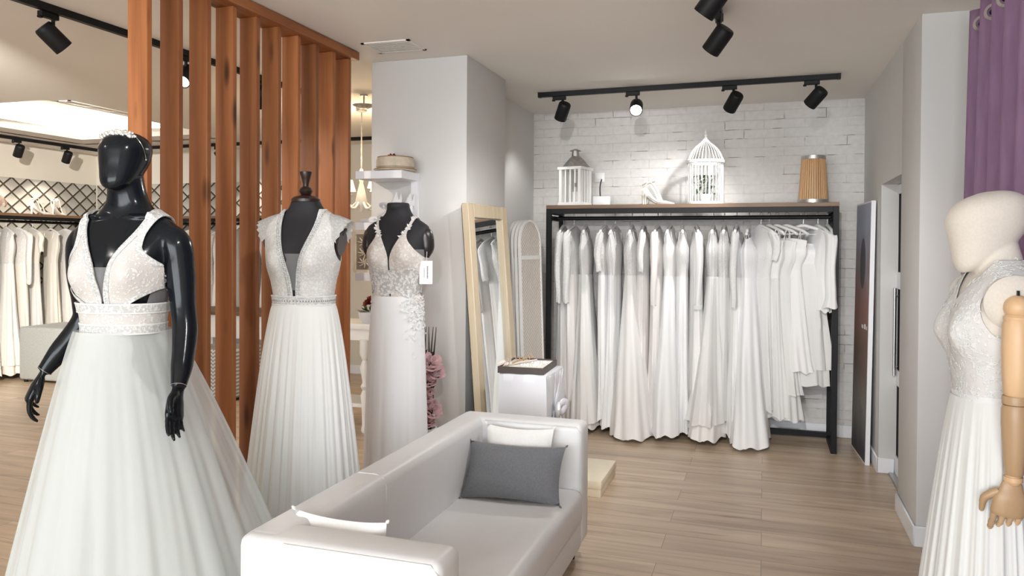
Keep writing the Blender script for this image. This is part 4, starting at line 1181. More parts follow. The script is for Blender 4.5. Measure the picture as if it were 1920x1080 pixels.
# ---------------------------------------------------------------- 4: linen mannequin with jointed wooden arm
LOC4 = (.668, 2.72, 0); R4 = math.radians(-86)
D4 = -.03
m4 = thing('mannequin', 'cream linen mannequin with blank round head and jointed wooden arm beside the lilac curtain', 'mannequin', LOC4, R4)
b = BM()
b.rings([[tpt(2*PI*j/48, z, 0, D4, bust=.03) for j in range(48)] for z in np.linspace(1.03, 1.61, 62)])
add_head(b, (.0, .012, 1.447), (1.18, 1.30, .98), tilt=.23)
body4, tree4 = fuse(b, 'body', M['linen'], m4, .0055)
stand(m4, .80)
BM().tube([tpt(2*PI*j/48, 1.545+.022*math.cos(2*PI*j/48+PI), .0015, D4) for j in range(49)], .0014, 6, cap=False).out('neck_seam', plain('dark_thread', (.2, .16, .14), .8), m4)
for s in (1, -1):
    zsh = 1.375+D4
    BM().lathe([(.001, -.015), (.078, -.015), (.080, .0), (.070, .010), (.052, .016), (.040, .018)], (s*.165, .008, zsh), 32, axis=(s, 0, -.12)).out('shoulder_cap', M['linen'], m4)
    arm = BM().ball((s*.196, .006, zsh-.012), .036, 20).lathe([(.034, -.05), (.037, -.044), (.037, -.038), (.030, -.030)], (s*.200, .006, zsh), 24)
    arm.lathe([(.030, -.262), (.034, -.255), (.0375, -.20), (.0395, -.12), (.038, -.06), (.033, -.046)], (s*.202, .004, zsh), 28)
    arm.out('upper_arm', M['armwood'], m4)
    BM().ball((s*.203, .0, zsh-.275), .029, 18).lathe([(.033, -.285), (.0335, -.268), (.032, -.262)], (s*.203, 0, zsh), 24).lathe([(.021, -.488), (.024, -.482), (.030, -.42), (.0345, -.34), (.0345, -.30), (.031, -.288)], (s*.203, -.0, zsh), 28).out('forearm', M['armwood'], m4)
    BM().ball((s*.203, -.002, zsh-.50), .022, 16).lathe([(.024, -.505), (.024, -.492)], (s*.203, -.002, zsh), 20).out('wrist', M['armwood'], m4)
    hd = BM()
    w = V((s*.203, -.004, zsh-.505)); d = V((0, -.10, -1)).normalized(); tt = V((0, -1, .1)); tt = (tt-d*tt.dot(d)).normalized(); nn = V((-s, 0, 0))
    q = lambda a, c, e: w+d*a+tt*c+nn*e
    hd.tube([q(.0, 0, 0), q(.02, 0, 0), q(.055, .0, 0), (q(.09, .0, .004)), q(.10, 0, .006)], [.022, .030, .044, .046, .042], 20, flat=(tt, .42), res=4)
    hand = hd.out('palm', M['armwood'], m4)
    for i, (o, l) in enumerate(((.033, .066), (.011, .078), (-.011, .072), (-.032, .056))):
        f = BM(); p = V((.096, o, .006)); an = .25+.1*i
        for sg in (.42, .32, .26):
            p2 = p+V((math.cos(an)*l*sg, 0, math.sin(an)*l*sg))
            f.tube([q(*p), q(*(p.lerp(p2, .5))), q(*p2)], [.0085, .0095, .0072], 10); f.ball(q(*p2), .0075, 8)
            p = p2; an += .28
        f.out('finger', M['armwood'], hand)
    f = BM(); f.tube([q(.035, .030, .006), q(.058, .058, .012), q(.075, .062, .018)], [.012, .0115, .010], 10, res=3).ball(q(.075, .062, .018), .010, 10).tube([q(.075, .062, .018), q(.10, .060, .026)], [.009, .007], 10).ball(q(.10, .060, .026), .0072, 8)
    f.out('thumb', M['armwood'], hand)
    BM().lathe([(.040, 0), (.043, .004), (.040, .008)], (s*.168, .007, zsh+.004), 24, axis=(s, 0, -.12)).box((s*.197, .006, zsh+.022), (.010, .005, .030)).out('arm_socket', M['black'], m4)
d4 = thing('wedding_dress', 'white dress with floral lace bodice and soft full skirt on the linen mannequin', 'wedding dress', LOC4, R4)
def f_bodice4(p):
    z = p.z-D4; ax = abs(p.x)
    f = 1
    if p.y < .01: f = ax-(-.04+.125*smooth_step(1.30, 1.49, z))
    else: f = ax-(.05*smooth_step(1.36, 1.48, z)) if z > 1.36 else 1
    e = math.hypot((p.y-.010)/.083, (z-1.350)/.092)
    if ax > .095: f = min(f, (e-1)*.07)
    return f
P4 = torso_grid(1.075, 1.4975, 140, 260, .010, D4, bust=.035)
F4 = band_field(P4, f_bodice4)
bod = clip_surface('bodice', P4, F4, M['lace4'], d4, tree4, .007)
random.seed(6)
b = BM()   # raised petals along the bodice
vs = [v.co.copy() for v in bod.data.vertices]
for c in random.sample(vs, 520):
    co, nr, _, _ = tree4.find_nearest(c)
    if co is None: continue
    c = co+nr*.0125
    t_ = nr.cross(V((random.uniform(-1, 1), random.uniform(-1, 1), random.uniform(-1, 1)))).normalized(); e = nr.cross(t_)
    for q in range(4):
        a = q*PI/2+.4; d = t_*math.cos(a)+e*math.sin(a); sd = nr.cross(d)*.0028
        b.quad(c, c+d*.004+sd+nr*.0016, c+d*.0078, c+d*.004-sd+nr*.0016)
b.out('petals', M['chiffon'], bod, smooth=False, fix=False)
belt(d4, 1.06, 1.09, .012, M['crepe'], D4, 'waistband', tree4)
skirt('lining', M['tulle_in'], d4, 1.042, .03, (.128, .094), (.22, .19), 15, .03, 13, curve=.85, back=.9, amp0=.006)
skirt('tulle_layer', M['chiffon'], d4, 1.045, .012, (.136, .102), (.265, .225), 30, .035, 17, curve=.85, amp0=.018, back=.85)
price_tag('white price tag hanging beside the wooden arm of the linen mannequin', (.752, 2.60, .93), .1, .07, .13, .30)
# ------------------------------------------------------------------ dresses on hangers
def hanger_mesh(t, mat):
    """hook on the rail at the origin, shoulders along Y"""
    BM().tube([(0, 0, -.085), (0, 0, -.035), (0, .004, -.022), (0, .018, -.006), (0, .016, .012), (0, .0, .020), (0, -.016, .014), (0, -.019, .0)], .0022, 8, res=4).out('hook', M['steel'], t)
    b = BM()
    b.tube([(0, -.205, -.150), (0, -.15, -.122), (0, -.06, -.096), (0, 0, -.082), (0, .06, -.096), (0, .15, -.122), (0, .205, -.150)], [.010, .012, .013, .014, .013, .012, .010], 10, res=3)
    b.tube([(0, -.19, -.146), (0, 0, -.150), (0, .19, -.146)], .004, 8)
    b.out('shoulder_bar', M['hanger'], t)

def gown(name_label, cat, loc, rz, group, p):
    """p: length, w0 (side half thickness), hem (x, y), fwd, sleeve None/short/long/bell, mats, seed, neck"""
    t = thing('wedding_dress', name_label, cat, loc, rz, group)
    rnd = random.Random(p['seed']); sd = p['seed']
    dp = p.get('drop', 0)
    zt_, zw = -.128-dp, -.128-p.get('bod', .36)
    zh = -.128-p['len']
    tk = p.get('tk', .045)
    nt = 64
    def ring(z, a, c, cy=0, fold=0, n=7, top=False, cx=0):
        R_ = []
        for j in range(nt):
            th = 2*PI*j/nt
            s, co = math.sin(th), math.cos(th)
            nz_ = noise.noise(V((s*1.9, co*1.9, z*1.6+sd*7.3)))
            f = 1+fold*(.9+1.3*nz_)*(math.sin(n*th+sd+1.2*nz_)+.55*math.sin((n*2+1)*th+sd*2.1+z*2))+(.10*nz_ if fold > .016 else .03*nz_)
            R_.append((a*f*s+cx, -c*f*co+cy, z))
        return R_
    # bodice: slopes with the hanger at the top, narrows to the waist
    rg = []
    sh = p.get('sh', .195)
    for i in range(15):
        u = i/14; z = zt_+(zw-zt_)*u
        c = sh*(1-.05*u) if u < .2 else sh*.95+(.135-sh*.95)*smooth_step(.2, 1, u)
        a = tk*(.45+.75*smooth_step(0, .4, u)-.15*smooth_step(.6, 1, u))
        R_ = []
        for (x, y, zz) in ring(z, a, c, 0, .02, 5):
            k = max(0, 1-u*3)
            dz_ = (.045*(1-abs(y)/sh)*k-.012*k*(abs(y)/sh)) if not dp else -.02*k*(abs(y)/sh)**2
            if p.get('neck') and abs(y) < .075: dz_ -= p['neck']*k*(1-abs(y)/.075)
            bust = .030*math.exp(-((u-.5)/.2)**2) if y < -.02 else 0
            R_.append((x+rnd.uniform(-.001, .001), y-bust*.6, zz+dz_))
        rg.append(R_)
    b = BM(); b.rings(rg, False, False); bo = b.out('bodice', M[p['mb']], t, angle=80)
    # skirt
    rg = []; hx, hy = p['hem']; n = p.get('n', 5+sd % 3)
    a0, c0 = tk*1.08, .138
    nz = 30
    for i in range(nz+1):
        u = i/nz; z = zw+.006+(zh-zw)*u
        g = u**p.get('cv', 1.3)
        R_ = ring(z, a0+(hx-a0)*g, c0+(hy-c0)*g, -p.get('fwd', 0)*g, .015+.065*u, n, cx=p.get('lean', 0)*g)
        if u > .97: R_ = [(x, y, z_+.012*math.sin(j*.7)*1) for j, (x, y, z_) in enumerate(R_)]
        rg.append(R_)
    b = BM(); b.rings(rg, False, False); b.out('skirt', M[p['ms']], t, angle=80)
    if p.get('over'):   # sheer outer layer, a little shorter
        rg = []
        for i in range(nz+1):
            u = i/nz; z = zw+.008+(zh+p['over']-zw)*u; g = u**p.get('cv', 1.3)
            rg.append(ring(z, a0+.004+(hx*1.10-a0)*g, c0+.004+(hy*1.06-c0)*g, -p.get('fwd', 0)*g, .02+.08*u, n+3, cx=p.get('lean', 0)*g))
        b = BM(); b.rings(rg, False, False); b.out('overskirt', M['veil'], t, angle=80)
    sl = p.get('sl')
    if dp:
        for s in (-1, 1): BM().tube([(0, s*.13, -.118), (-.012, s*.125, -.15-dp), (.012, s*.125, -.15-dp), (0, s*.13, -.118)], .0022, 5).out('hanging_loop', M[p['mb']], t)
    if sl:
        L_ = {'short': .20, 'elbow': .30, 'long': .56, 'bell': .54}[sl]
        for s in (-1, 1):
            pts = [(0, s*(sh-.035), -.135), (.004, s*(sh+.012), -.19), (.008*rnd.choice((-1, 1)), s*(sh+.02), -.19-L_*.4), (.0, s*(sh+.015), -.17-L_*.8), (0, s*(sh+.005), -.15-L_)]
            rr = [.038, .046, .042, .036, .034] if sl != 'bell' else [.038, .046, .040, .044, .066]
            b = BM(); P_, R_ = resample([V(q) for q in pts], rr, 6)
            rgs = []
            for i, (c, r) in enumerate(zip(P_, R_)):
                rgs.append([(c.x+r*.62*math.cos(a)*(1+.10*math.sin(5*a+i*.3)), c.y+r*math.sin(a)*(1+.10*math.sin(4*a+sd+i*.2)), c.z+.006*math.sin(a*3+sd)) for a in [2*PI*j/20 for j in range(20)]])
            b.rings(rgs, False, False); sv = b.out('sleeve', M[p.get('msl', p['mb'])], t, angle=80)
            if p.get('cuff'):
                c = P_[-1]; b = BM(); b.lathe([(.034, -.02), (.038, .012), (.030, .012)], (c.x, c.y, c.z), 18, cap=False); b.out('cuff', M['chiffon'], sv)
    elif p.get('strap', True):
        for s in (-1, 1):
            BM().tube([(0, s*.10, -.105), (-tk*.5, s*.11, -.14), (-tk*.7, s*.10, -.21)], .005, 6).tube([(0, s*.10, -.105), (tk*.5, s*.11, -.14), (tk*.7, s*.10, -.21)], .005, 6).out('strap', M[p['mb']], t)
    return t

RAILY, RAILZ = 6.26, 1.735+.018
hooks = [-1.600, -1.510, -1.408, -1.246, -1.163, -1.023, -.930, -.815, -.714, -.621, -.512, -.381, -.296, -.204, -.112, -.025, .034, .093, .163, .282, .385, .452]
FL = 1.60   # shoulder to floor
A = dict
G = [
 ('sheer ivory long-sleeved lace gown hanging against the left post of the black rack', A(len=1.50, hem=(.055, .22), mb='net', ms='veil', sl='long', seed=1, lean=.02)),
 ('gown with a long lace sleeve, second from the left post of the black rack', A(len=1.55, hem=(.07, .22), mb='lace_r', ms='ivory2', sl='long', seed=2, lean=.03)),
 ('beaded gown with full ivory skirt, third from the left post of the black rack', A(len=1.585, hem=(.12, .25), mb='lace_r', ms='ivory', seed=3, over=.05, neck=.04, lean=.03, fwd=.06)),
 ('narrow sheer-necked gown with slim skirt, fourth from the left post of the rack', A(len=1.52, hem=(.055, .22), mb='net', ms='white_f', seed=4, neck=.05, lean=.02, sl='elbow')),
 ('white mermaid-cut gown, fifth from the left post of the black rack', A(len=1.57, hem=(.085, .26), mb='lace_r', ms='white_f', seed=5, cv=2.2, neck=.03)),
 ('halter-necked ivory gown with a broad flared hem, sixth from the left post of the rack', A(len=1.605, hem=(.175, .26), mb='net', ms='ivory', seed=6, fwd=.18, neck=.07, cv=1.15, lean=.04, tk=.05)),
 ('ivory gown with an elbow-length lace sleeve, sixth place right of the halter gown\'s hook neighbour', A(len=1.54, hem=(.07, .22), mb='lace_r', ms='ivory2', sl='elbow', seed=7)),
 ('blush long-sleeved gown with a slim skirt, eighth from the left post of the rack', A(len=1.55, hem=(.07, .24), mb='ivory2', ms='ivory2', sl='long', seed=8, neck=.03)),
 ('plain white A-line gown, ninth from the left post of the black rack', A(len=1.58, hem=(.125, .28), mb='ivory', ms='white_f', seed=9, fwd=.08, cv=1.2)),
 ('thin-strapped white gown, tenth from the left post, straps pulled up to the hanger', A(len=1.57, hem=(.075, .24), mb='lace_r', ms='white_f', seed=10, neck=.07)),
 ('white crepe gown with a plain long sleeve, eleventh from the left post', A(len=1.55, hem=(.085, .24), mb='white_f', ms='ivory', sl='long', seed=11, cuff=1)),
 ('lace-shouldered gown with blush trailing skirt, twelfth from the left post', A(len=1.585, hem=(.135, .28), mb='lace_r', ms='ivory2', seed=12, fwd=.10, over=.12, neck=.03, lean=-.03)),
 ('fine-netted ivory gown, thirteenth from the left post of the rack', A(len=1.45, hem=(.06, .22), mb='net', ms='veil', seed=13)),
 ('beaded slim gown with long lace sleeve, fourteenth from the left post', A(len=1.57, hem=(.08, .24), mb='lace_r', ms='ivory', sl='long', seed=14)),
 ('pure white satin gown, fifteenth from the left post, its hem reaching furthest forward', A(len=1.605, hem=(.15, .26), mb='white_f', ms='white_f', seed=15, drop=.04, fwd=.15, lean=.03, tk=.055, cv=1.1, strap=False)),
 ('white blouse-topped gown on a turned hanger just right of the pure white satin gown', A(len=1.36, hem=(.06, .2), mb='lace_r', ms='veil', seed=16, sl='short')),
 ('sheer ivory veil gown bunched at its hem, seventeenth from the left post', A(len=1.42, hem=(.07, .2), mb='ivory', ms='veil', seed=17, drop=.05, lean=.02)),
 ('creased ivory tulle skirt ending in a gathered hem above the rack bar', A(len=1.44, hem=(.10, .20), mb='veil', ms='veil', seed=18, drop=.06, over=.2, lean=.05)),
 ('cream chiffon overskirt hanging short from an open hanger', A(len=1.06, hem=(.10, .24), mb='ivory', ms='ivory', seed=19, drop=.05, strap=False, bod=.30, lean=.02, tk=.06)),
 ('layered white underskirt with frilled hem hanging from a clip-like hanger', A(len=1.16, hem=(.095, .20), mb='white_f', ms='veil', seed=20, drop=.09, over=.12, strap=False, bod=.25, tk=.06, lean=-.01)),
 ('short white blouse with bell sleeves, second from the right post of the rack', A(len=.60, hem=(.055, .19), mb='white_f', ms='white_f', sl='bell', seed=21, tk=.05)),
 ('short white jacket with bell sleeves hanging against the right post of the rack', A(len=.52, hem=(.045, .18), mb='ivory', ms='ivory', sl='bell', seed=22, tk=.045)),
]
G[6] = ('ivory gown with an elbow-length lace sleeve, seventh from the left post of the rack', G[6][1])
turn = {15: .5, 16: .55, 17: .75, 18: .8, 19: 1.15, 20: .35, 9: .1, 10: .15, 21: .12}
ordn = 'first second third fourth fifth sixth seventh eighth ninth tenth eleventh twelfth thirteenth fourteenth fifteenth sixteenth seventeenth eighteenth nineteenth twentieth'.split()+['twenty-first', 'twenty-second']
hg = None
for i, (x, (lab, p)) in enumerate(zip(hooks, G)):
    rz = turn.get(i, random.Random(i).uniform(-.10, .10))
    cat = 'blouse' if i >= 20 else 'wedding dress'
    g_ = gown(lab, cat, (x, RAILY, RAILZ), rz, 'garments on the black rack', p)
    if i >= 20: g_.name = 'blouse'
    if i in (18, 19): g_.name = 'underskirt'; g_['category'] = 'skirt'
    hl = 'white hanger on the black rack rail, %s from the left post' % ordn[i]
    if hg is None:
        hg = thing('hanger', hl, 'hanger', (x, RAILY, RAILZ), rz, 'hangers on the black rack'); hanger_mesh(hg, M['hanger'])
    else: copy_thing(hg, (x, RAILY, RAILZ), rz, hl)
# frilled tail of the layered underskirt
# ------------------------------------------------------------------ far left room
rk = rack('garment_rack', 'black garment rack with brown board top along the trellis wall at far left', -1.75, 1.75, -.225, .225, 1.83, 1.745, M['oakdark'])
rk.location = (-8.0, 5.75, 0); rk.rotation_euler = (0, 0, PI/2)
FG = [A(len=1.56, hem=(.10, .24), mb='cream_f', ms='cream_f', seed=41, neck=.03), A(len=1.57, hem=(.13, .25), mb='lace4', ms='cream_f', seed=42, over=.1), A(len=1.55, hem=(.09, .22), mb='net', ms='cream_f', seed=43, sl='long'), A(len=1.56, hem=(.11, .24), mb='cream_f', ms='veil', seed=44, sl='short')]
fl = ['cream gown with a full skirt', 'lace-topped cream gown', 'cream gown with long net sleeves', 'cream gown with short sleeves']
protos = []
ys = [5.05, 5.35, 5.62, 5.86, 6.12, 6.36, 6.50, 6.68, 6.92, 7.12, 7.30]
on = ['nearest its right end', 'second from its right end', 'third from its right end', 'fourth from its right end', 'fifth from its right end', 'sixth from its right end', 'seventh from its right end', 'eighth from its right end', 'ninth from its right end', 'tenth from its right end', 'eleventh from its right end']
for i, y in enumerate(ys):
    k = i % 4; n_ = len(ys)-1-i
    lab = '%s on the far left rack, %s' % (fl[k], on[n_]); rz = PI/2-.25+.1*math.sin(i*2.3)
    if i < 4: protos.append(gown(lab, 'wedding dress', (-8.0, y, RAILZ), rz, 'gowns on the far left rack', FG[k]))
    else: copy_thing(protos[k], (-8.0, y, RAILZ), rz, lab)
    copy_thing(hg, (-8.0, y, RAILZ), rz, 'white hanger on the far left rack, %s' % on[n_], 'hangers on the far left rack')
rack('garment_rack', 'black garment rack with board top seen through the gaps of the cedar slats', -7.6, -4.9, 7.35, 7.78, 1.83, 1.745, M['oakdark'])
xs = [-7.4+.22*i for i in range(11)]
for i, x in enumerate(xs):
    copy_thing(protos[i % 4], (x, 7.56, RAILZ), .1*math.sin(i), 'pale gown on the rack behind the cedar slats', 'gowns on the rack behind the slats')
    copy_thing(hg, (x, 7.56, RAILZ), .1*math.sin(i), 'white hanger on the rack behind the cedar slats', 'hangers on the rack behind the slats')
# bouquet, shoes on the far left rack
bq = thing('bouquet', 'round bouquet of pink and cream roses on the far left rack board', 'bouquet', (-8.0, 6.22, 1.832))
rnd = random.Random(3)
def rose(b, c, r, nrm=(0, 0, 1)):
    Rm_ = V((0, 0, 1)).rotation_difference(V(nrm)).to_matrix()
    for q, (k, rr, up) in enumerate(((5, 1.0, .25), (5, .72, .55), (4, .42, .8))):
        for j in range(k):
            a = 2*PI*j/k+q*.6; rows = []
            for iu in range(4):
                u = iu/3; row = []
                for iv in range(5):
                    v = iv/4*2-1
                    wd = .85*math.sin(min(1, u*1.2)*PI*.5)*(1-.25*u*u)
                    aa = a+v*wd*.9
                    rad = r*rr*(.25+.75*u**.7)*(1-.12*v*v)
                    row.append(V(c)+Rm_ @ V((rad*math.cos(aa), rad*math.sin(aa), r*(up*.8*u**.8+(.22*u if q == 0 else .1)-.08*v*v*u))))
                rows.append(row)
            b.grid(rows)
bp, bc, bl = BM(), BM(), BM()
for k in range(26):
    d = V((rnd.gauss(0, 1), rnd.gauss(0, 1), abs(rnd.gauss(0, 1)))).normalized(); c = V((0, 0, .10))+d*.085
    rose(bp if k % 2 else bc, c, .045, d)
bp.out('pink_roses', plain('soft_pink_petal', (.62, .40, .36), .7, var=.15), bq, fix=False); bc.out('cream_roses', plain('cream_petal', (.76, .66, .52), .7, var=.1), bq, fix=False)
BM().lathe([(.03, 0), (.035, .03), (.05, .10)], n=14).out('handle', M['leaf'], bq)
heel_shoe('high_heel_shoe', 'ivory strappy heel on the far left rack beside the bouquet', (-7.98, 6.78, 1.832), 1.35, M['shoe'], 'ivory heels on the far left rack', heel=.10)
heel_shoe('high_heel_shoe', 'ivory strappy heel on the far left rack, nearer the rack end', (-8.02, 7.04, 1.832), 1.9, M['shoe'], 'ivory heels on the far left rack', heel=.10)
heel_shoe('high_heel_shoe', 'ivory heel seen between the cedar slats on the rear rack board', (-6.02, 7.56, 1.832), .3, M['shoe'], None, heel=.10)
pf = thing('ottoman', 'plain grey upholstered ottoman in front of the far left gowns', 'ottoman', (-7.35, 6.52, 0), .05)
BM().b2(-.30, .30, -.30, .30, .03, .60, .03, 3).out('upholstery', M['greyup'], pf)
for sx in (-1, 1):
    for sy in (-1, 1): BM().lathe([(.02, 0), (.02, .035)], (sx*.25, sy*.25, 0), 10).out('leg', M['black'], pf)
pf = thing('ottoman', 'small zigzag-patterned ottoman seen between the cedar slats', 'ottoman', (-5.05, 6.32, 0), .0)
BM().b2(-.25, .25, -.25, .25, .02, .50, .03, 3).out('upholstery', M['zigzag'], pf)
BM().b2(-.24, .24, -.24, .24, 0, .02).out('plinth', M['black'], pf, smooth=False)
dk = thing('desk', 'white desk with a brown wooden top seen between the cedar slats', 'desk', (-4.85, 6.05, 0))
dk.location = (-5.35, 6.95, 0)
BM().b2(-.6, .6, -.28, .28, .76, .80, .003, 1).out('desk_top', M['oakdark'], dk)
BM().b2(-.58, .58, -.24, .26, .52, .76, .003, 1).out('drawer_case', M['white_paint'], dk)
for sx in (-1, 1):
    for sy in (-1, 1): BM().b2(sx*.55-.025, sx*.55+.025, sy*.21-.025+.01, sy*.21+.025+.01, 0, .52).out('leg', M['white_paint'], dk)
for k in (-1, 0, 1): BM().b2(k*.37-.03, k*.37+.03, -.252, -.24, .63, .65).out('drawer_handle', M['black'], dk, smooth=False)

# ------------------------------------------------------------------ shelf unit on the column, with things on it
sh_ = thing('wall_shelf', 'white three-board shelf unit fixed to the column behind the dress forms', 'shelf', (-2.215, 4.29, 0))
for z in (1.905, 1.592, 1.284):
    BM().b2(-.162, .150 if z > 1.8 else .10, -.124, .1255, z, z+.048, .001, 1).out('shelf_board', M['trim'], sh_, smooth=False)
BM().b2(.104, .150, .10, .1255, 1.284, 1.905).out('upright', M['trim'], sh_, smooth=False)
ct = thing('flower_basket', 'rough cream round basket with a dark red flower on the top white shelf', 'basket', (-2.17, 4.29, 1.953))
BM().lathe([(.10, 0), (.128, .008), (.130, .014), (.105, .016), (.105, .02), (.118, .03), (.116, .07), (.108, .088), (.100, .088), (.105, .04), (.001, .03)], n=36, cap=False).out('basket', M['straw'], ct)
BM().lathe([(.131, .012), (.131, .017), (.126, .017), (.126, .012), (.131, .012)], n=36, cap=False).lathe([(.110, .086), (.110, .091), (.104, .091), (.104, .086), (.110, .086)], n=36, cap=False).out('rim', M['wire'], ct)
b = BM(); rose(b, (-.02, 0, .082), .045); b.out('flower', M['red'], ct, fix=False)
for k, (x, y, z, rz, lab) in enumerate(((-2.235, 4.225, 1.642, PI-.15, 'white satin shoe on the middle white shelf, nearer the room'), (-2.20, 4.33, 1.642, PI-.10, 'white satin shoe on the middle white shelf, nearer the column'))):
    t = thing('satin_shoe', lab, 'shoe', (x, y, z), rz, 'white satin shoes on the shelf')
    b = BM(); shoe(b, .27, .05, .105); b.out('upper', M['shoe_w'], t, angle=45)
    BM().b2(.0, .125, -.042, .042, 0, .022, .008).out('platform_sole', M['trim'], t)
    b = BM(); 
    for s in (-1, 1): b.tube([(-.09, s*.01, .09), (-.07, s*.030, .112), (-.02, s*.030, .104), (-.03, s*.01, .08)], [.004, .009, .010, .005], 8, res=4)
    b.out('bow', M['satin'], t)
# carved openwork panel standing on the lowest board
cp = thing('carved_panel', 'pale openwork carved panel standing on the lowest white shelf', 'ornament', (-2.358, 4.19, 1.3325))
b = BM(); rnd = random.Random(11)
for (x0, x1, z0, z1) in ((-.045, .19, 0, .018), (-.045, .19, .235, .253), (-.045, -.027, .018, .235), (.172, .19, .018, .235)): b.b2(x0, x1, -.006, .006, z0, z1)
for cx_ in (0.03, .115):
    for cz in (.065, .125, .19):
        for k in range(8):
            a = k*PI/4; b.tube([(cx_, 0, cz), (cx_+.02*math.cos(a+.3), 0, cz+.016*math.sin(a+.3)), (cx_+.045*math.cos(a), 0, cz+.034*math.sin(a))], [.003, .006, .003], 6, flat=((0, 1, 0), .8))
b.out('fretwork', M['cream'], cp, smooth=False)
BM().b2(-.04, .185, .006, .010, .004, .25).out('cut_shade_sheet', plain('tan_cut_shade', (.36, .29, .22), .8), cp, smooth=False)  # tan sheet added behind the fretwork, colour stands for shade in its cuts

# ------------------------------------------------------------------ alcove behind the column: console, pot, chandelier
cs = thing('console_table', 'white console table with turned legs behind the slat screen end', 'table', (-3.0, 5.62, 0))
BM().b2(-.45, .45, -.2, .2, .83, .875, .006, 2).b2(-.42, .42, -.17, .17, .74, .83).out('table_top', M['white_paint'], cs)
for sx in (-1, 0, 1):
    for sy in (-1, 1):
        if sx == 0 and sy == 1: continue
        BM().lathe([(.022, 0), (.03, .02), (.02, .06), (.024, .20), (.034, .30), (.018, .34), (.034, .37), (.018, .40), (.026, .45), (.040, .52), (.020, .58), (.042, .63), (.042, .75)], (sx*.38-.03*(sx == 0), sy*.15, 0), 18).out('leg', M['white_paint'], cs)
BM().b2(-.40, .40, -.16, .16, .20, .23).out('lower_shelf', M['white_paint'], cs, smooth=False)
pt = thing('flower_pot', 'white oval pot of red flowers on the console table', 'plant pot', (-3.01, 5.5, .876))
BM().lathe([(.05, 0), (.075, .03), (.085, .09), (.078, .09), (.06, .03), (.001, .02)], n=24, cap=False).out('pot', M['satin'], pt)
b = BM(); rnd = random.Random(9)
for k in range(7):
    d = V((rnd.uniform(-.6, .6), rnd.uniform(-.6, .6), 1)).normalized(); rose(b, V((0, 0, .11))+d*rnd.uniform(.03, .10), .04, d)
b.out('flowers', M['red'], pt, fix=False)
b = BM()
for k in range(18):
    a = rnd.uniform(0, 6.28); d = V((math.cos(a), math.sin(a), rnd.uniform(.2, 1))).normalized(); e = d.cross(V((0, 0, 1))).normalized()*.016; c = V((0, 0, .08))
    b.quad(c+d*.03, c+d*.07+e, c+d*.12, c+d*.07-e)
b.out('foliage', M['leaf'], pt, smooth=False, fix=False)
ch = thing('chandelier', 'cream chandelier with small lit fabric shades behind the slat screen end', 'chandelier', (-3.28, 5.85, H))
zc = -.80
BM().lathe([(.05, 0), (.045, -.03), (.012, -.04)], n=20).lathe([(.006, -.03), (.006, zc+.26)], n=8).out('ceiling_rose', M['zinc'], ch)
BM().lathe([(.01, zc+.28), (.03, zc+.22), (.015, zc+.16), (.035, zc+.08), (.05, zc), (.03, zc-.05), (.006, zc-.09)], n=20).out('stem', M['white_paint'], ch)
for k in range(6):
    a = 2*PI*k/6+.45; ca, sa = math.cos(a), math.sin(a)
    q = lambda r, z: (r*ca, r*sa, zc+z)
    ar = BM().tube([q(.03, .0), q(.10, -.06), (q(.19, -.05)), q(.25, .02), q(.25, .06)], .011, 10, res=5).lathe([(.01, .05), (.04, .07), (.012, .075), (.012, .14)], q(.25, 0), 14).out('arm', M['white_paint'], ch)
    BM().lathe([(.065, .10), (.036, .20)], q(.25, 0), 18, cap=False).out('lamp_shade', M['shade_lit'], ar)
ld = bpy.data.lights.new('chandelier_glow', 'POINT'); ld.energy = 14; ld.color = (1, .74, .45); ld.shadow_soft_size = .15
lo = bpy.data.objects.new('chandelier_glow', ld); C.objects.link(lo); lo.parent = ch; lo.location = (0, 0, zc+.40)
bw = thing('ceiling_lamp', 'small dark metal ceiling lamp bowl behind the slat screen top', 'lamp', (-2.98, 5.35, H))
BM().lathe([(.03, 0), (.03, -.012), (.006, -.014), (.006, -.10), (.03, -.11), (.085, -.085), (.088, -.08), (.03, -.10)], n=24, cap=False).out('bowl', M['zinc'], bw)

# ------------------------------------------------------------------ orchid-like pink flowers in a white floor pot
fp = thing('flower_arrangement', 'tall arrangement of pink peonies on dark twigs in a white pot beside the column', 'flowers', (-1.905, 4.17, 0))
BM().lathe([(.075, 0), (.085, .02), (.070, .42), (.062, .42), (.072, .05)], n=28, cap=False).out('pot', M['plastic'], fp)
b = BM(); rnd = random.Random(13)
for k in range(9):
    x = rnd.uniform(-.04, .05); b.tube([(x*.5, rnd.uniform(-.03, .03), .30), (x+rnd.uniform(-.02, .02), 0, .6), (x*1.3-.01, .0, .8), (x*1.2+rnd.uniform(-.02, .02), 0, 1.02)], [.009, .008, .006, .002], 6, res=4)
b.out('twigs', M['twig'], fp)
b = BM()
for c, r in (((.045, -.035, .80), .075), ((.075, -.02, .745), .060), ((.035, -.05, .70), .055), ((.055, -.03, .52), .065), ((.035, -.05, .46), .05)): rose(b, c, r, (.45, -.5, .7))
for (c) in ((.05, -.04, .64), (.04, -.04, .60), (.06, -.02, .57)): rose(b, c, .028, (.3, -.6, .4))
b.out('pink_blooms', M['pink'], fp, fix=False)
b = BM()
for k in range(26):
    a = rnd.uniform(0, 6.28); z = rnd.uniform(.45, .95); c = V((rnd.uniform(-.03, .05), -.02, z)); d = V((math.cos(a), math.sin(a)*.5, rnd.uniform(-.3, .8))).normalized(); e = d.cross(V((0, 1, 0))).normalized()*.011
    b.quad(c, c+d*.03+e, c+d*.065, c+d*.03-e)
b.out('leaves', M['twig'], fp, smooth=False, fix=False)

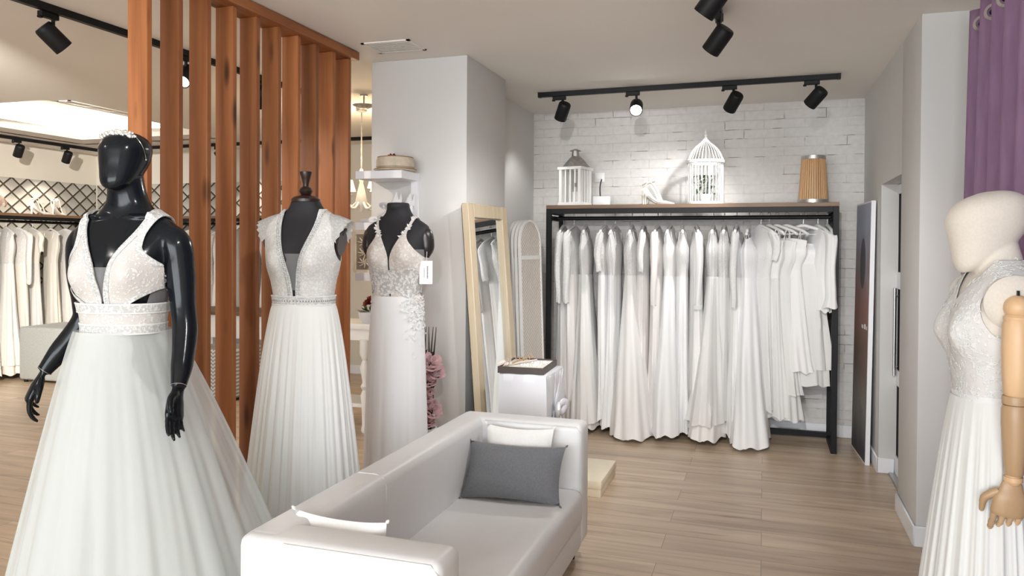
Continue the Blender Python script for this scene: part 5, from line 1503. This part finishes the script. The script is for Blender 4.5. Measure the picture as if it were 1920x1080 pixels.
# ------------------------------------------------------------------ track lighting and assumed daylight
def spots_on(track_label, p0, p1, items, group):
    track('light_track', track_label, p0, p1)
    d = (p1[0]-p0[0], p1[1]-p0[1])
    for it in items: spot(it[0], it[1], it[2], group, d, **it[3])
spots_on('black light track on the ceiling in front of the brick wall', (-1.65, 5.665), (.475, 5.61), [
 ('black spotlight nearest the left end of the brick wall track', (-1.46, 5.66), (-.42, .45, -.80), A(W=9)),
 ('lit spotlight on the brick wall track, its bright lens facing the room', (-.90, 5.645), (.10, -.86, -.50), A(W=34, lens='lamp_on')),
 ('black spotlight third along the brick wall track', (-.215, 5.63), (-.42, .55, -.62), A(W=36, cone=76)),
 ('black spotlight nearest the right end of the brick wall track', (.325, 5.614), (-.62, .50, -.66), A(W=7, cone=80)),
], 'spotlights on the brick wall track')
spots_on('black light track running from the camera side over the sofa', (-.205, -1.2), (-.225, 4.02), [
 ('larger black spotlight over the sofa aisle, nearer the camera', (-.21, 3.30), (-.62, .25, -.74), A(W=34)),
 ('black spotlight over the sofa aisle at the track end', (-.225, 3.93), (-.60, .35, -.72), A(W=34)),
 ('added unseen spotlight on the centre track brightening the slats and dress forms', (-.21, 1.0), (-2.2, 2.3, -1.0), A(W=60, cone=55)),  # added out-of-view lamp, lifts the slats and the middle dresses
 ('added unseen spotlight on the centre track brightening the garment rack', (-.21, -.3), (-.075, 1, -.19), A(W=240, cone=37, col=(1, .98, .96))),  # lamp added behind the camera to whiten the rack garments
 ('added unseen spotlight on the centre track brightening the aisle floor', (-.21, 1.7), (.02, 1, -.50), A(W=80, cone=50, col=(1, .98, .96))),  # extra lamp above the view, added to brighten the aisle
 ('added unseen spotlight on the centre track brightening the linen mannequin', (-.21, .5), (.85, 2.1, -1.35), A(W=10, cone=34)),  # unseen fill lamp added for the linen mannequin and its dress
], 'spotlights on the centre track')
spots_on('black light track on the ceiling behind the cedar slat screen', (-3.40, -.6), (-3.32, 5.3), [
 ('black spotlight left of the cedar slat screen', (-3.37, 2.93), (.30, .68, -.67), A(W=40, col=(1, .90, .78))),
 ('black spotlight glimpsed behind the second cedar slat gap', (-3.35, 3.83), (.2, -.7, -.7), A(W=30, col=(1, .90, .78))),
 ('black spotlight glimpsed behind the fourth cedar slat gap', (-3.34, 4.55), (-.6, .2, -.75), A(W=30, col=(1, .90, .78))),
 ('added unseen spotlight on the slat-side track brightening the black mannequin', (-3.39, .6), (.55, .75, -.62), A(W=9, col=(1, .95, .89))),  # unseen lamp added to light the black mannequin's gown
 ('added unseen spotlight on the slat-side track brightening the far left gowns', (-3.37, 1.9), (-1, .88, -.22), A(W=1000, cone=50, col=(1, .93, .83))),  # strong lamp added out of view so the far gowns look bright
], 'spotlights on the track behind the slats')
spots_on('black light track along the far left wall below the lit recess', (-7.86, 2.5), (-7.86, 7.55), [
 ('black spotlight on the far left track, farther from the trellis corner', (-7.86, 6.40), (-.5, .1, -.85), A(W=26, col=(1, .90, .76))),
 ('black spotlight on the far left track, nearer the trellis corner', (-7.86, 7.02), (-.5, .1, -.85), A(W=26, col=(1, .90, .76))),
], 'spotlights on the far left track')
spots_on('black light track along the far wall seen through the slat gaps', (-7.5, 7.42), (-3.4, 7.42), [
 ('black spotlight seen through a slat gap on the rear track', (-6.00, 7.42), (.2, .5, -.75), A(W=26, col=(1, .88, .72))),
], None)
def area(name, loc, rot, sx, sy, W, col):
    ld = bpy.data.lights.new(name, 'AREA'); ld.shape = 'RECTANGLE'; ld.size = sx; ld.size_y = sy; ld.energy = W; ld.color = col
    o = bpy.data.objects.new(name, ld); C.objects.link(o); o.location = loc; o.rotation_euler = rot; return o
# unseen area lamp added behind the camera, daylight through an assumed shop window
area('assumed_window_light', (-1.5, YF-.35, 1.5), (PI/2, 0, 0), 6.0, 2.3, 325, (.92, .97, 1))
w = bpy.data.worlds.new('world'); S.world = w; w.use_nodes = True
w.node_tree.nodes['Background'].inputs[0].default_value = (.86, .92, 1, 1); w.node_tree.nodes['Background'].inputs[1].default_value = 1.2
vs_ = S.view_settings; vs_.view_transform = 'Standard'; vs_.look = 'None'; vs_.gamma = 1; vs_.exposure = 0.64; vs_.use_curve_mapping = False
cy_ = S.cycles; cy_.use_denoising = True; cy_.max_bounces = 7; cy_.transparent_max_bounces = 14; cy_.use_adaptive_sampling = True; cy_.adaptive_threshold = .02; cy_.caustics_reflective = False; cy_.caustics_refractive = False; cy_.sample_clamp_indirect = 6
